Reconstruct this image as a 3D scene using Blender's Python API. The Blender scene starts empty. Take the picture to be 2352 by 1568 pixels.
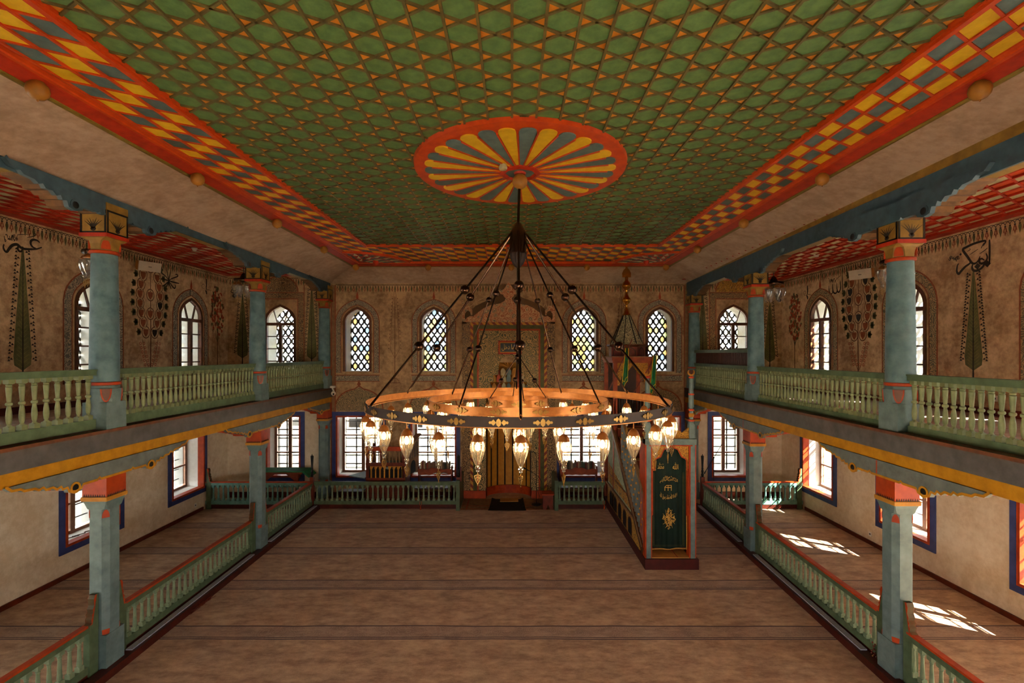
import bpy, math, random
from math import pi, sin, cos, sqrt, radians, atan2
from mathutils import Vector, Matrix
random.seed(7)
S = bpy.context.scene
C = S.collection
D = bpy.data

# ------------------------------------------------------------------ camera, world, sun, exposure
CZ = 5.2                                     # eye height above the prayer-hall floor
cam = D.cameras.new('camera'); camo = D.objects.new('camera', cam); C.objects.link(camo)
camo.location = (0, 0, CZ); camo.rotation_euler = (pi/2, 0, 0)
cam.sensor_width = 36; cam.lens = 36*1100/2352
cam.shift_y = 29/2352; cam.clip_end = 300
S.camera = camo
W = D.worlds.new('World'); S.world = W; W.use_nodes = True
W.node_tree.nodes['Background'].inputs[0].default_value = (0.93, 0.97, 1.0, 1)
W.node_tree.nodes['Background'].inputs[1].default_value = 17.0
sun = D.lights.new('sun', 'SUN'); sun.energy = 400; sun.angle = 0.009; sun.color = (1, .93, .82)
suno = D.objects.new('sun', sun); C.objects.link(suno)
suno.rotation_euler = Vector((-.656, .394, -.643)).to_track_quat('-Z', 'Y').to_euler()
suno.location = (30, -20, 30)
S.view_settings.view_transform = 'Standard'; S.view_settings.look = 'None'
S.view_settings.exposure = 0.6; S.view_settings.gamma = 1; S.view_settings.use_curve_mapping = False
S.cycles.use_denoising = True
S.cycles.max_bounces = 10; S.cycles.diffuse_bounces = 6; S.cycles.transparent_max_bounces = 24
S.cycles.sample_clamp_indirect = 6
BULB = 32.0

# ------------------------------------------------------------------ key dimensions (metres)
XL, XR, YB, YF = -10.33, 9.8, 17.4, -2.6     # outer walls
GL, GH = -6.72, 3.98                         # left column line, gallery ledge height
def XC(y): return 6.17+.03*(y-7.67)          # right column line
COLY_L = (7.9, 12.65, 17.15); COLY_R = (7.67, 12.5, 17.1)

# ------------------------------------------------------------------ helpers
def lin(h):
    h = h.lstrip('#'); o = []
    for i in (0, 2, 4):
        c = int(h[i:i+2], 16)/255
        o.append(c/12.92 if c <= .04045 else ((c+.055)/1.055)**2.4)
    return (*o, 1)
class MB:
    def __init__(s): s.v = []; s.f = []; s.m = []
    def add(s, vs, fs, mi=0):
        o = len(s.v); s.v += [tuple(p) for p in vs]
        s.f += [[i+o for i in f] for f in fs]; s.m += [mi]*len(fs); return s
    def box(s, x0, x1, y0, y1, z0, z1, mi=0):
        v = [(x, y, z) for z in (z0, z1) for y in (y0, y1) for x in (x0, x1)]
        return s.add(v, [(0,2,3,1),(4,5,7,6),(0,1,5,4),(2,6,7,3),(0,4,6,2),(1,3,7,5)], mi)
    def bar(s, p0, p1, w, h, mi=0, up=(0,0,1)):
        p0 = Vector(p0); p1 = Vector(p1); d = (p1-p0).normalized(); r = d.cross(Vector(up))
        if r.length < 1e-4: r = d.cross(Vector((1,0,0)))
        r.normalize(); u = r.cross(d); r *= w/2; u *= h/2
        v = [p+a*r+b*u for p in (p0, p1) for b in (-1, 1) for a in (-1, 1)]
        return s.add(v, [(0,2,3,1),(4,5,7,6),(0,1,5,4),(2,6,7,3),(0,4,6,2),(1,3,7,5)], mi)
    def lathe(s, prof, c=(0,0,0), n=12, mi=0, flute=0, cap=True, a0=0):
        vs = []; fs = []
        for r, z in prof:
            for k in range(n):
                rr = r*(1+flute*(1 if k % 2 else -1)) if flute else r
                a = 2*pi*k/n+a0; vs.append((c[0]+rr*cos(a), c[1]+rr*sin(a), c[2]+z))
        for j in range(len(prof)-1):
            for k in range(n):
                fs.append((j*n+k, j*n+(k+1) % n, (j+1)*n+(k+1) % n, (j+1)*n+k))
        m = (len(prof)-1)*n
        if cap: fs += [tuple(range(n-1, -1, -1)), tuple(m+k for k in range(n))]
        return s.add(vs, fs, mi)
    def ball(s, c, r, n=10, m=7, mi=0, sz=1):
        return s.lathe([(max(.0005, r*sin(pi*j/m)), -r*sz*cos(pi*j/m)) for j in range(m+1)], c, n, mi)
    def tube(s, pts, r, n=6, mi=0):
        pts = [Vector(p) for p in pts]; vs = []; fs = []; L = len(pts)
        for i, p in enumerate(pts):
            d = (pts[min(i+1, L-1)]-pts[max(i-1, 0)]).normalized()
            a = d.cross(Vector((0,0,1)));
            if a.length < .05: a = d.cross(Vector((1,0,0)))
            a.normalize(); b = d.cross(a); rr = r[i] if isinstance(r, (list, tuple)) else r
            for k in range(n):
                t = 2*pi*k/n; vs.append(p+a*rr*cos(t)+b*rr*sin(t))
        for i in range(L-1):
            for k in range(n): fs.append((i*n+k, i*n+(k+1) % n, (i+1)*n+(k+1) % n, (i+1)*n+k))
        fs.append(tuple(range(n))); fs.append(tuple((L-1)*n+k for k in range(n)))
        return s.add(vs, fs, mi)
    def prism(s, poly, fn, w0, w1, mi=0, side=None):
        n = len(poly); vs = [fn(u, v, w0) for u, v in poly]+[fn(u, v, w1) for u, v in poly]
        s.add(vs, [tuple(range(n)), tuple(range(2*n-1, n-1, -1))], mi)
        return s.add(vs, [(i, (i+1) % n, n+(i+1) % n, n+i) for i in range(n)], mi if side is None else side)
    def strip(s, pts, wid, fn, w=0.004, mi=0):
        n = len(pts); vs = []
        for i in range(n):
            a = pts[max(i-1, 0)]; b = pts[min(i+1, n-1)]; dx, dy = b[0]-a[0], b[1]-a[1]; l = sqrt(dx*dx+dy*dy) or 1
            k = (wid[i] if isinstance(wid, (list, tuple)) else wid)/2
            vs += [fn(pts[i][0]-dy/l*k, pts[i][1]+dx/l*k, w), fn(pts[i][0]+dy/l*k, pts[i][1]-dx/l*k, w)]
        return s.add(vs, [(2*i, 2*i+1, 2*i+3, 2*i+2) for i in range(n-1)], mi)
    def band(s, A, B, fn, w0, w1, mi=0):       # ring between two open outlines of equal length, w0..w1 thick
        n = len(A); vs = [fn(*p, w1) for p in A]+[fn(*p, w1) for p in B]+[fn(*p, w0) for p in A]+[fn(*p, w0) for p in B]
        f = []
        for i in range(n-1):
            f += [(i, i+1, n+i+1, n+i), (2*n+i, 2*n+i+1, i+1, i), (n+i, n+i+1, 3*n+i+1, 3*n+i)]
        return s.add(vs, f, mi)
def mesh(name, mb, mats, smooth=0):
    m = D.meshes.new(name); m.from_pydata(mb.v, [], mb.f)
    for x in (mats if isinstance(mats, (list, tuple)) else [mats]): m.materials.append(x)
    if any(mb.m): m.polygons.foreach_set('material_index', mb.m)
    if smooth:
        m.polygons.foreach_set('use_smooth', [True]*len(m.polygons)); m.set_sharp_from_angle(angle=radians(smooth))
    return m
WO = {}
def link(name, data, parent=None, at=(0,0,0), rz=0):
    o = D.objects.new(name, data); C.objects.link(o); at = Vector(at)
    if parent: o.parent = parent; o.location = at-WO[parent.name]
    else: o.location = at
    WO[o.name] = at
    if rz: o.rotation_euler.z = rz
    return o
def ob(name, mb, mats, parent=None, at=(0,0,0), smooth=0, rz=0):
    return link(name, mesh(name, mb, mats, smooth), parent, at, rz)
def tag(o, label=None, cat=None, group=None, kind=None):
    if label: o['label'] = label
    if cat: o['category'] = cat
    if group: o['group'] = group
    if kind: o['kind'] = kind
    return o
def thing(name, label, cat, at, group=None): return tag(link(name, None, None, at), label, cat, group)
def struct(name, mb, mats, parent=None, smooth=0):
    o = ob(name, mb, mats, parent, smooth=smooth)
    if not parent: o['kind'] = 'structure'
    return o
def clip(poly, x0, x1, y0, y1):
    for ax, lim, sg in ((0,x0,1),(0,x1,-1),(1,y0,1),(1,y1,-1)):
        out = []
        for i, p in enumerate(poly):
            q = poly[(i+1) % len(poly)]; dp = sg*(p[ax]-lim); dq = sg*(q[ax]-lim)
            if dp >= 0: out.append(p)
            if dp*dq < 0: t = dp/(dp-dq); out.append((p[0]+t*(q[0]-p[0]), p[1]+t*(q[1]-p[1])))
        poly = out
        if len(poly) < 3: return []
    return poly
def shrink(poly, d):
    cx = sum(p[0] for p in poly)/len(poly); cy = sum(p[1] for p in poly)/len(poly); o = []
    for x, y in poly:
        l = sqrt((x-cx)**2+(y-cy)**2) or 1; k = max(0, 1-d/l); o.append((cx+(x-cx)*k, cy+(y-cy)*k))
    return o
def area(p): return abs(sum(p[i][0]*p[(i+1) % len(p)][1]-p[(i+1) % len(p)][0]*p[i][1] for i in range(len(p))))/2
def smoothpts(p, n=4):
    o = []
    for i in range(len(p)-1):
        a = p[max(i-1,0)]; b = p[i]; c = p[i+1]; d = p[min(i+2, len(p)-1)]
        for k in range(n):
            t = k/n
            o.append(tuple(.5*(2*b[j]+(c[j]-a[j])*t+(2*a[j]-5*b[j]+4*c[j]-d[j])*t*t+(3*b[j]-a[j]-3*c[j]+d[j])*t**3) for j in range(2)))
    return o+[p[-1]]

# ------------------------------------------------------------------ materials
def nodes(name):
    m = D.materials.new(name); m.use_nodes = True; n = m.node_tree.nodes; l = m.node_tree.links
    return m, n, l, n['Principled BSDF']
def mth(n, l, op, a, b=None, c=None):
    x = n.new('ShaderNodeMath'); x.operation = op
    for i, q in enumerate((a, b, c)):
        if q is None: continue
        if isinstance(q, (int, float)): x.inputs[i].default_value = q
        else: l.new(q, x.inputs[i])
    return x.outputs[0]
def mixc(n, l, f, a, b, mode='MIX'):
    x = n.new('ShaderNodeMix'); x.data_type = 'RGBA'; x.blend_type = mode
    for s, q in ((0, f), (6, a), (7, b)):
        if isinstance(q, (int, float, tuple)): x.inputs[s].default_value = q
        else: l.new(q, x.inputs[s])
    return x.outputs[2]
def noise(n, l, co, scale, detail=4, rough=.55, stretch=None):
    if stretch:
        mp = n.new('ShaderNodeMapping'); mp.inputs['Scale'].default_value = stretch; l.new(co, mp.inputs[0]); co = mp.outputs[0]
    x = n.new('ShaderNodeTexNoise'); x.inputs['Scale'].default_value = scale
    x.inputs['Detail'].default_value = detail; x.inputs['Roughness'].default_value = rough; l.new(co, x.inputs['Vector']); return x.outputs['Fac']
def ramp(n, l, f, lo, hi):
    x = n.new('ShaderNodeMapRange'); x.inputs[1].default_value = lo; x.inputs[2].default_value = hi; l.new(f, x.inputs[0]); return x.outputs[0]
def bumpit(n, l, b, h, st, dist=.01):
    x = n.new('ShaderNodeBump'); x.inputs['Strength'].default_value = st; x.inputs['Distance'].default_value = dist
    l.new(h, x.inputs['Height']); l.new(x.outputs[0], b.inputs['Normal'])
def pos(n): return n.new('ShaderNodeNewGeometry').outputs['Position']
def mat(name, c1, c2=None, scale=6, rough=.6, bump=.15, metal=0, stretch=None, lo=.35, hi=.68):
    m, n, l, b = nodes(name); c1 = lin(c1); c2 = lin(c2) if c2 else tuple(x*.72 for x in c1[:3])+(1,)
    p = pos(n); f = noise(n, l, p, scale, 5, .6, stretch)
    l.new(mixc(n, l, ramp(n, l, f, lo, hi), c1, c2), b.inputs['Base Color'])
    b.inputs['Roughness'].default_value = rough; b.inputs['Metallic'].default_value = metal; b.inputs['Specular IOR Level'].default_value = .22 if not metal else .5
    if bump: bumpit(n, l, b, f, bump)
    return m
M = {}
WOODS = (1, 1, 12)
for k, a in {
    'green':('#4f6839','#3b532b',9,.6), 'orange':('#d98a2c','#b96f1f',9,.6), 'olive':('#51441d','#382c12',9,.55),
    'yellow':('#f0c62a','#dcae1c',7,.55), 'slate':('#4f5f5a','#3b4945',7,.55), 'red':('#c4460f','#a8340b',7,.5),
    'deepred':('#a82d12','#8a220e',7,.55), 'cream':('#c9bd92','#a89c70',7,.6), 'oliveedge':('#7a641f','#5d4b15',7,.55),
    'teal':('#607b7c','#445c5e',5,.5), 'greyblue':('#6b7c78','#51625f',5,.5), 'darkblue':('#34454b','#25333a',6,.6),
    'rail':('#536347','#414f36',6,.45), 'baluster':('#7c8258','#666c48',8,.45), 'lowbal':('#788465','#606e52',8,.45), 'mint':('#648d80','#4b7265',8,.45),
    'fascia':('#514d4a','#3a3633',4,.4), 'mustard':('#c98c1c','#a8700f',5,.5), 'daylit_carpet':('#b9aa9a','#998a7a',7,.9), 'corbel':('#6c716c','#50564f',5,.6),
    'capred':('#aa3c0b','#862b07',5,.5), 'capyellow':('#8c6a2a','#6e5120',5,.5), 'black':('#15120f','#0c0a08',6,.4), 'brown':('#5a3119','#40210f',8,.45),
    'blueframe':('#3a4272','#2a315a',5,.5), 'sashwood':('#7c5640','#5f402d',8,.5), 'white':('#e4e0d6','#cfc9bc',4,.7),
    'kerb':('#4a1a10','#341009',5,.4), 'darkwood':('#35160c','#220d07',6,.4), 'redwood':('#6a2812','#4c1b0c',6,.4), 'ochre':('#c08429','#a56b1c',5,.55),
    'tan':('#b98545','#a06e35',5,.8), 'plinth':('#451512','#300d0b',5,.45), 'cloth_green':('#1d6b3a','#14512b',5,.7), 'charcoal':('#171412','#0e0c0b',6,.8),
    'velvet':('#051d13','#03120b',3,.8), 'speaker':('#c9b9a0','#b8a88f',4,.6), 'plastic':('#ece6da','#ddd5c6',4,.4), 'iron':('#2a2522','#1b1715',8,.5),
    'paint_red':('#a04422','#7d3018',9,.8), 'paint_green':('#5a5631','#454323',9,.8), 'paint_dark':('#2c2118','#1d150f',9,.8), 'paint_brown':('#6a3f25','#55301b',9,.8),
    'paint_cream':('#c9ab80','#b5966b',9,.8), 'paint_line':('#8c4a28','#74381c',9,.8), 'grill':('#48453d','#36332d',6,.8),
    'book_a':('#5f4a38','#4a382a',9,.6), 'book_b':('#39432f','#2a3323',9,.6), 'book_c':('#a08a68','#8a7455',9,.6), 'book_d':('#6e2a1c','#571f14',9,.6), 'paper':('#d9d9d6','#c4c6c8',9,.7),
    'stripe':('#a9701c','#8c5a14',5,.7), 'facade':('#d9cdbc','#c5b8a5',2,.8), 'rooftile':('#8f4a33','#75392a',3,.8), 'ground':('#d6cfc0','#c4bba8',1,.9), 'runner':('#a6a6b0','#80808b',40,.35),
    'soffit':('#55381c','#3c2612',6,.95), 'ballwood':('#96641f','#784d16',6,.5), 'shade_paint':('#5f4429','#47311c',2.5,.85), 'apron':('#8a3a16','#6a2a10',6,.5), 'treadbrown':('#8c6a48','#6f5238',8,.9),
}.items(): M[k] = mat(k, *a)
M['copper'] = mat('copper', '#b5763a', '#9c6230', 12, .35, .03, .6); M['bronze_with_shade'] = mat('bronze_with_shade', '#1f1009', '#170b06', 10, .7, .03, 0)  # the bronze is darkened further to carry the outer ring's shade
M['brass'] = mat('brass', '#d8a443', '#b98730', 14, .25, .05, 1.0); M['darkmetal'] = mat('darkmetal', '#3a2618', '#2a1a10', 10, .25, .03, .9)
M['dimgold'] = mat('dimgold', '#9a7638', '#7c5c2a', 14, .4, .05, .7); M['gold'] = mat('gold', '#e0b25a', '#c49340', 30, .4, .1, .6)

def plaster(name, up, up2, low=None, low2=None, zsplit=3.7, xin=None, bump=.25):
    m, n, l, b = nodes(name); p = pos(n); sep = n.new('ShaderNodeSeparateXYZ'); l.new(p, sep.inputs[0])
    f1 = noise(n, l, p, 1.1, 6, .65); f2 = noise(n, l, p, 7, 6, .7); f3 = noise(n, l, p, 2.2, 4, .6, (1, 1, .25))
    f = mth(n, l, 'ADD', mth(n, l, 'MULTIPLY', f1, .45), mth(n, l, 'ADD', mth(n, l, 'MULTIPLY', f2, .4), mth(n, l, 'MULTIPLY', f3, .15)))
    g = ramp(n, l, f, .42, .58); col = mixc(n, l, g, lin(up), lin(up2))
    if low:
        lo = mixc(n, l, g, lin(low), lin(low2)); t = mth(n, l, 'GREATER_THAN', sep.outputs[2], zsplit)
        if xin: t = mth(n, l, 'MAXIMUM', t, mth(n, l, 'MULTIPLY', mth(n, l, 'GREATER_THAN', sep.outputs[0], xin[0]), mth(n, l, 'LESS_THAN', sep.outputs[0], xin[1])))
        col = mixc(n, l, t, lo, col)
    l.new(col, b.inputs['Base Color']); b.inputs['Roughness'].default_value = .85; bumpit(n, l, b, f2, bump); return m
M['wall_side'] = plaster('wall_side', '#dab688', '#967149', '#e8d5b6', '#d2b893')
M['wall_back'] = plaster('wall_back', '#c6a274', '#80603d', '#e8d5b6', '#d2b893', xin=(-6.6, 6.45))
M['reveal'] = plaster('reveal', '#e6e2da', '#d6d1c6'); M['cove'] = plaster('cove', '#c4a68a', '#a5876b', bump=.12); M['white_plaster'] = plaster('white_plaster', '#e2ddd0', '#d0cabc')

def carpet():
    m, n, l, b = nodes('carpet'); p = pos(n); sep = n.new('ShaderNodeSeparateXYZ'); l.new(p, sep.inputs[0]); y = sep.outputs[1]
    wob = mth(n, l, 'MULTIPLY', mth(n, l, 'SUBTRACT', noise(n, l, p, .5, 2), .5), .10)
    q = mth(n, l, 'MODULO', mth(n, l, 'ADD', mth(n, l, 'ADD', y, wob), 20-8.26+1.86*2), 1.86)
    def near(c, w): return mth(n, l, 'LESS_THAN', mth(n, l, 'ABSOLUTE', mth(n, l, 'SUBTRACT', q, c)), w)
    f1 = noise(n, l, p, 1.3, 6, .7, (1, 2.2, 1)); f2 = noise(n, l, p, 40, 3, .6); f3 = noise(n, l, p, 3.5, 5, .7, (1, 2, 1))
    g = ramp(n, l, mth(n, l, 'ADD', mth(n, l, 'MULTIPLY', f1, .5), mth(n, l, 'MULTIPLY', f3, .5)), .4, .6)
    base = mixc(n, l, g, lin('#8f6a49'), lin('#c8a47c'))
    bandm = mth(n, l, 'LESS_THAN', q, .44)
    vn = n.new('ShaderNodeTexVoronoi'); vn.inputs['Scale'].default_value = 5; l.new(p, vn.inputs[0])
    pat = mth(n, l, 'GREATER_THAN', mth(n, l, 'SINE', mth(n, l, 'MULTIPLY', vn.outputs['Distance'], 34)), .3)
    bcol = mixc(n, l, mth(n, l, 'MULTIPLY', pat, .25), mixc(n, l, g, lin('#82644e'), lin('#b08f72')), lin('#b99f86'))
    col = mixc(n, l, bandm, base, bcol)
    ln = mth(n, l, 'MAXIMUM', mth(n, l, 'MAXIMUM', near(.02, .014), near(.075, .012)), near(.44, .02))
    col = mixc(n, l, mth(n, l, 'MULTIPLY', ln, .9), col, lin('#3d1a15'))
    l.new(mixc(n, l, mth(n, l, 'MULTIPLY', f2, .22), col, lin('#5c4334')), b.inputs['Base Color']); b.inputs['Roughness'].default_value = .95
    b.inputs['Sheen Weight'].default_value = .15
    bumpit(n, l, b, mth(n, l, 'ADD', f2, f3), .5, .012); return m
M['carpet'] = carpet()
def arabesque(name, bg, fg, scale=3.2, freq=36, th=.25, bg2=None, bump=.1):
    m, n, l, b = nodes(name); p = pos(n); nz = n.new('ShaderNodeTexNoise'); nz.inputs['Scale'].default_value = scale*1.1; l.new(p, nz.inputs['Vector'])
    w = n.new('ShaderNodeVectorMath'); w.operation = 'MULTIPLY_ADD'; l.new(nz.outputs['Color'], w.inputs[0]); w.inputs[1].default_value = (.14,)*3; l.new(p, w.inputs[2])
    v = n.new('ShaderNodeTexVoronoi'); v.inputs['Scale'].default_value = scale; v.inputs['Randomness'].default_value = .75; l.new(w.outputs[0], v.inputs['Vector'])
    wv = n.new('ShaderNodeTexVoronoi'); wv.inputs['Scale'].default_value = scale*2.7; l.new(w.outputs[0], wv.inputs['Vector'])
    a = mth(n, l, 'GREATER_THAN', mth(n, l, 'SINE', mth(n, l, 'MULTIPLY', v.outputs['Distance'], freq)), th)
    c = mth(n, l, 'LESS_THAN', mth(n, l, 'ABSOLUTE', mth(n, l, 'SUBTRACT', wv.outputs['Distance'], .3)), .07)
    f = mth(n, l, 'MINIMUM', mth(n, l, 'ADD', mth(n, l, 'MULTIPLY', a, .8), mth(n, l, 'MULTIPLY', c, .6)), 1)
    base = lin(bg) if not bg2 else mixc(n, l, mth(n, l, 'GREATER_THAN', v.outputs['Distance'], .42), lin(bg), lin(bg2))
    l.new(mixc(n, l, f, base, lin(fg)), b.inputs['Base Color']); b.inputs['Roughness'].default_value = .8; bumpit(n, l, b, f, bump, .004); return m
M['vine'] = arabesque('vine', '#5a5238', '#b89566', 5, 34, .25); M['vine_grey'] = arabesque('vine_grey', '#5c5648', '#b39e80', 5, 34, .25)
M['vine_brown'] = arabesque('vine_brown', '#4f3a24', '#ab8656', 5, 34, .2); M['niche_vine'] = arabesque('niche_vine', '#4a4b2e', '#caa064', 3.6, 40, .1)
M['crest'] = arabesque('crest', '#6a634c', '#d8b083', 5, 34, .05, '#a8623a'); M['floral'] = arabesque('floral', '#b5822a', '#5a3a14', 6, 26, .55)
M['spire'] = arabesque('spire', '#55523c', '#c4b488', 5.5, 30, .0, None, .4); M['spandrel'] = arabesque('spandrel', '#c48a26', '#5f3a12', 10, 22, .6)
M['pulpit_panel'] = arabesque('pulpit_panel', '#8d9a7c', '#a9b08e', 2, 20, .5)

def stripes(name, a, b_, fn):                 # fn(n,l,sep)->mask
    m, n, l, b = nodes(name); p = pos(n); sep = n.new('ShaderNodeSeparateXYZ'); l.new(p, sep.inputs[0])
    l.new(mixc(n, l, fn(n, l, sep.outputs), lin(a), lin(b_)), b.inputs['Base Color']); b.inputs['Roughness'].default_value = .7; return m
M['rope'] = stripes('rope', '#c2862a', '#7d2c16', lambda n, l, s: mth(n, l, 'GREATER_THAN', mth(n, l, 'FRACT', mth(n, l, 'MULTIPLY', mth(n, l, 'ADD', s[2], s[0]), 4.2)), .5))
M['rope2'] = stripes('rope2', '#c2862a', '#7d2c16', lambda n, l, s: mth(n, l, 'GREATER_THAN', mth(n, l, 'FRACT', mth(n, l, 'MULTIPLY', mth(n, l, 'SUBTRACT', s[2], s[0]), 4.2)), .5))

def glass(name, col, gl=.06, trans=1.0, edge=.5, milk=0):
    m = D.materials.new(name); m.use_nodes = True; n = m.node_tree.nodes; l = m.node_tree.links; n.clear()
    o = n.new('ShaderNodeOutputMaterial'); t = n.new('ShaderNodeBsdfTransparent'); t.inputs[0].default_value = (*[c*trans for c in col], 1)
    g = n.new('ShaderNodeBsdfGlossy'); g.inputs['Roughness'].default_value = .08
    lw = n.new('ShaderNodeLayerWeight'); lw.inputs[0].default_value = .35
    tl = n.new('ShaderNodeBsdfTranslucent'); tl.inputs[0].default_value = (.9, .92, .9, 1); m0 = n.new('ShaderNodeMixShader'); m0.inputs[0].default_value = milk; l.new(t.outputs[0], m0.inputs[1]); l.new(tl.outputs[0], m0.inputs[2])
    mx = n.new('ShaderNodeMixShader'); f = mth(n, l, 'MULTIPLY_ADD', lw.outputs['Facing'], edge, gl)
    l.new(f, mx.inputs[0]); l.new(m0.outputs[0] if milk else t.outputs[0], mx.inputs[1]); l.new(g.outputs[0], mx.inputs[2]); l.new(mx.outputs[0], o.inputs[0]); return m
M['pane'] = glass('pane', (.88, .9, .9), .03, .42, .2); M['pane_back'] = glass('pane_back', (.9, .91, .9), .03, .25, .15); M['pane_clear'] = glass('pane_clear', (.93, .94, .93), .03, .8, .15)
M['lampglass'] = glass('lampglass', (.93, .96, .95), .08, 1, .8, .07)
TINTS = [(.96,.97,.98),(.97,.97,.95),(1,.9,.7),(.84,.91,1),(.92,.97,.8),(.94,.94,.97),(1,.93,.78)]
TINT2 = [glass('clear_tint%d' % i, c, .02, 1, .1) for i, c in enumerate(TINTS)]
TINT = [glass('tint%d' % i, c, .02, .3, .1) for i, c in enumerate([(.92,.95,.98),(.95,.96,.93),(1,.78,.42),(.62,.78,1),(.85,.95,.55),(.9,.9,.95),(1,.86,.55)])]
def emit(name, col, st):
    m, n, l, b = nodes(name); b.inputs['Base Color'].default_value = (*col, 1); b.inputs['Emission Color'].default_value = (*col, 1); b.inputs['Emission Strength'].default_value = st; return m
M['bulb'] = emit('bulb', (1, .58, .22), BULB)

# ------------------------------------------------------------------ wall planes (u along wall, v up, w into the room)
def PL(u, v, w=0): return (XL+w, u, v)
def PR(u, v, w=0): return (XR-w, u, v)
def PB(u, v, w=0): return (u, YB-w, v)
def lp(px, py): y = 1100*XL/(px-1176); return (y, CZ-(py-813)/1100*y)
def rp(px, py): y = 1100*XR/(px-1176); return (y, CZ-(py-813)/1100*y)
def bp(px, py, y=YB): return ((px-1176)/1100*y, CZ-(py-813)/1100*y)

def arch(c, h, zb, zs, za, n=7):              # pointed opening, from bottom left over the apex to bottom right
    L = [(c-h, zb)]
    for k in range(n+1):
        t = k/n; x = (1-t)**2*(-h)+2*t*(1-t)*(-h*.93); z = (1-t)**2*zs+2*t*(1-t)*(zs+.66*(za-zs))+t*t*za; L.append((c+x, z))
    return L+[(2*c-x, z) for x, z in L[-2::-1]]
def rect(c, h, z0, z1): return [(c-h, z0), (c-h, z1), (c+h, z1), (c+h, z0)]

def wall(name, outline, holes, fn, thick, m_front):
    cu = D.curves.new('tmp', 'CURVE'); cu.dimensions = '2D'; cu.fill_mode = 'BOTH'; cu.extrude = thick/2
    for pl in [outline]+holes:
        s = cu.splines.new('POLY'); s.points.add(len(pl)-1); s.use_cyclic_u = True
        for p, q in zip(s.points, pl): p.co = (q[0], q[1], 0, 1)
    t = D.objects.new('tmp', cu); C.objects.link(t); bpy.context.view_layer.update()
    me = D.meshes.new_from_object(t.evaluated_get(bpy.context.evaluated_depsgraph_get())); D.objects.remove(t); D.curves.remove(cu)
    mi = [1 if abs(f.normal.z) < .5 else 0 for f in me.polygons]
    fl = [v.co.copy() for v in me.vertices]
    for v, p in zip(me.vertices, fl): v.co = fn(p.x, p.y, p.z-thick/2)
    me.materials.clear(); me.materials.append(m_front); me.materials.append(M['reveal'])
    for f in me.polygons: f.use_smooth = False
    me.polygons.foreach_set('material_index', mi); me.name = name; me.update()
    o = link(name, me); o['kind'] = 'structure'; return o

TH = .95
UPL = [0, 4.77, 8.32, 11.87, 15.42]; UPR = [0, 4.8, 8.42, 11.85, 15.23]; UPB = [-5.62, -2.84, 2.62, 5.37]; UPE = [(-8.415, 0), (8.04, 0)]  # nearest upper opening on each side wall: unseen and bare, added for daylight
LOL = [1.2, 4.75, 8.3, 11.82, 15.28]; LOR = [1.2, 4.85, 8.5, 11.97, 15.35]; LOB = [(-8.3, .58), (-5.56, .78), (-2.85, .78), (2.6, .78), (5.3, .78), (7.9, .6)]  # nearest two lower openings on each side wall: unseen, added for daylight
ARU = dict(zb=4.5, zs=6.45, za=7.0); ARB = dict(zb=4.57, zs=6.40, za=6.91)
sill, head = .78, 2.92
wl = wall('wall_left', [(YF-1, -.2), (YF-1, 8.6), (YB+TH, 8.6), (YB+TH, -.2)], [arch(c, .55, **ARU) for c in UPL[1:]]+[rect(c, .72, sill, head) for c in LOL], PL, TH, M['wall_side'])
wr = wall('wall_right', [(YF-1, -.2), (YF-1, 8.6), (YB+TH, 8.6), (YB+TH, -.2)], [arch(c, .52, **ARU) for c in UPR[1:]]+[rect(c, .72, sill, head) for c in LOR], PR, TH, M['wall_side'])
niche = [(-.78, -.05), (-.78, 4.15)]
wb = wall('wall_back', [(XL-TH, -.2), (XL-TH, 8.6), (XR+TH, 8.6), (XR+TH, -.2)],
    [arch(c, .51, **ARB) for c in UPB]+[arch(c, .56, **ARU) for c, _ in UPE]+[rect(c, h, sill, head) for c, h in LOB]+[[(-.98, -.1), (-.98, 4.9), (.7, 4.9), (.7, -.1)]], PB, TH, M['wall_back'])
def PFR(u, v, w=0): return (u, YF+w, v)
FRT = [-2.0, 1.4]  # unseen bare openings behind the camera, added to bring in more daylight
wall('wall_front', [(XL-TH, -.2), (XL-TH, 8.6), (XR+TH, 8.6), (XR+TH, -.2)], [rect(c, .7, sill, head) for c in FRT], PFR, .6, M['wall_side'])
struct('floor', MB().box(XL-.9, XR+.9, YF, YB+.9, -.3, 0), M['carpet'])
struct('gallery_floor_left', MB().box(XL, GL+.12, YF, YB, 3.55, 3.95), M['daylit_carpet'])  # gallery carpet paled: sun and sky light put into its colour
b_ = MB(); v = [(XC(YF)-.12, YF), (XR, YF), (XR, YB), (XC(YB)-.12, YB)]; b_.prism(v, lambda u, v, w: (u, v, w), 3.55, 3.95); struct('gallery_floor_right', b_, M['daylit_carpet'])
struct('roof_slab', MB().box(XL-1.5, XR+1.5, YF-1, YB+1.5, 8.6, 8.9), M['white_plaster'])  # unseen slab added over the ceilings to stop light leaking in
struct('baseboard_left', MB().box(XL, XL+.03, YF, 16.0, 0, .11), M['redwood'])
struct('baseboard_right', MB().box(XR-.03, XR, YF, 16.0, 0, .11), M['redwood'])
struct('baseboard_gallery_left', MB().box(XL, XL+.03, YF, YB, 3.95, 4.1), M['redwood'])
struct('baseboard_gallery_right', MB().box(XR-.03, XR, YF, YB, 3.95, 4.1), M['redwood'])
struct('baseboard_back', MB().box(XL, -1.8, YB-.03, YB, 0, .2).box(1.6, XR, YB-.03, YB, 0, .2), M['redwood'])

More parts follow.
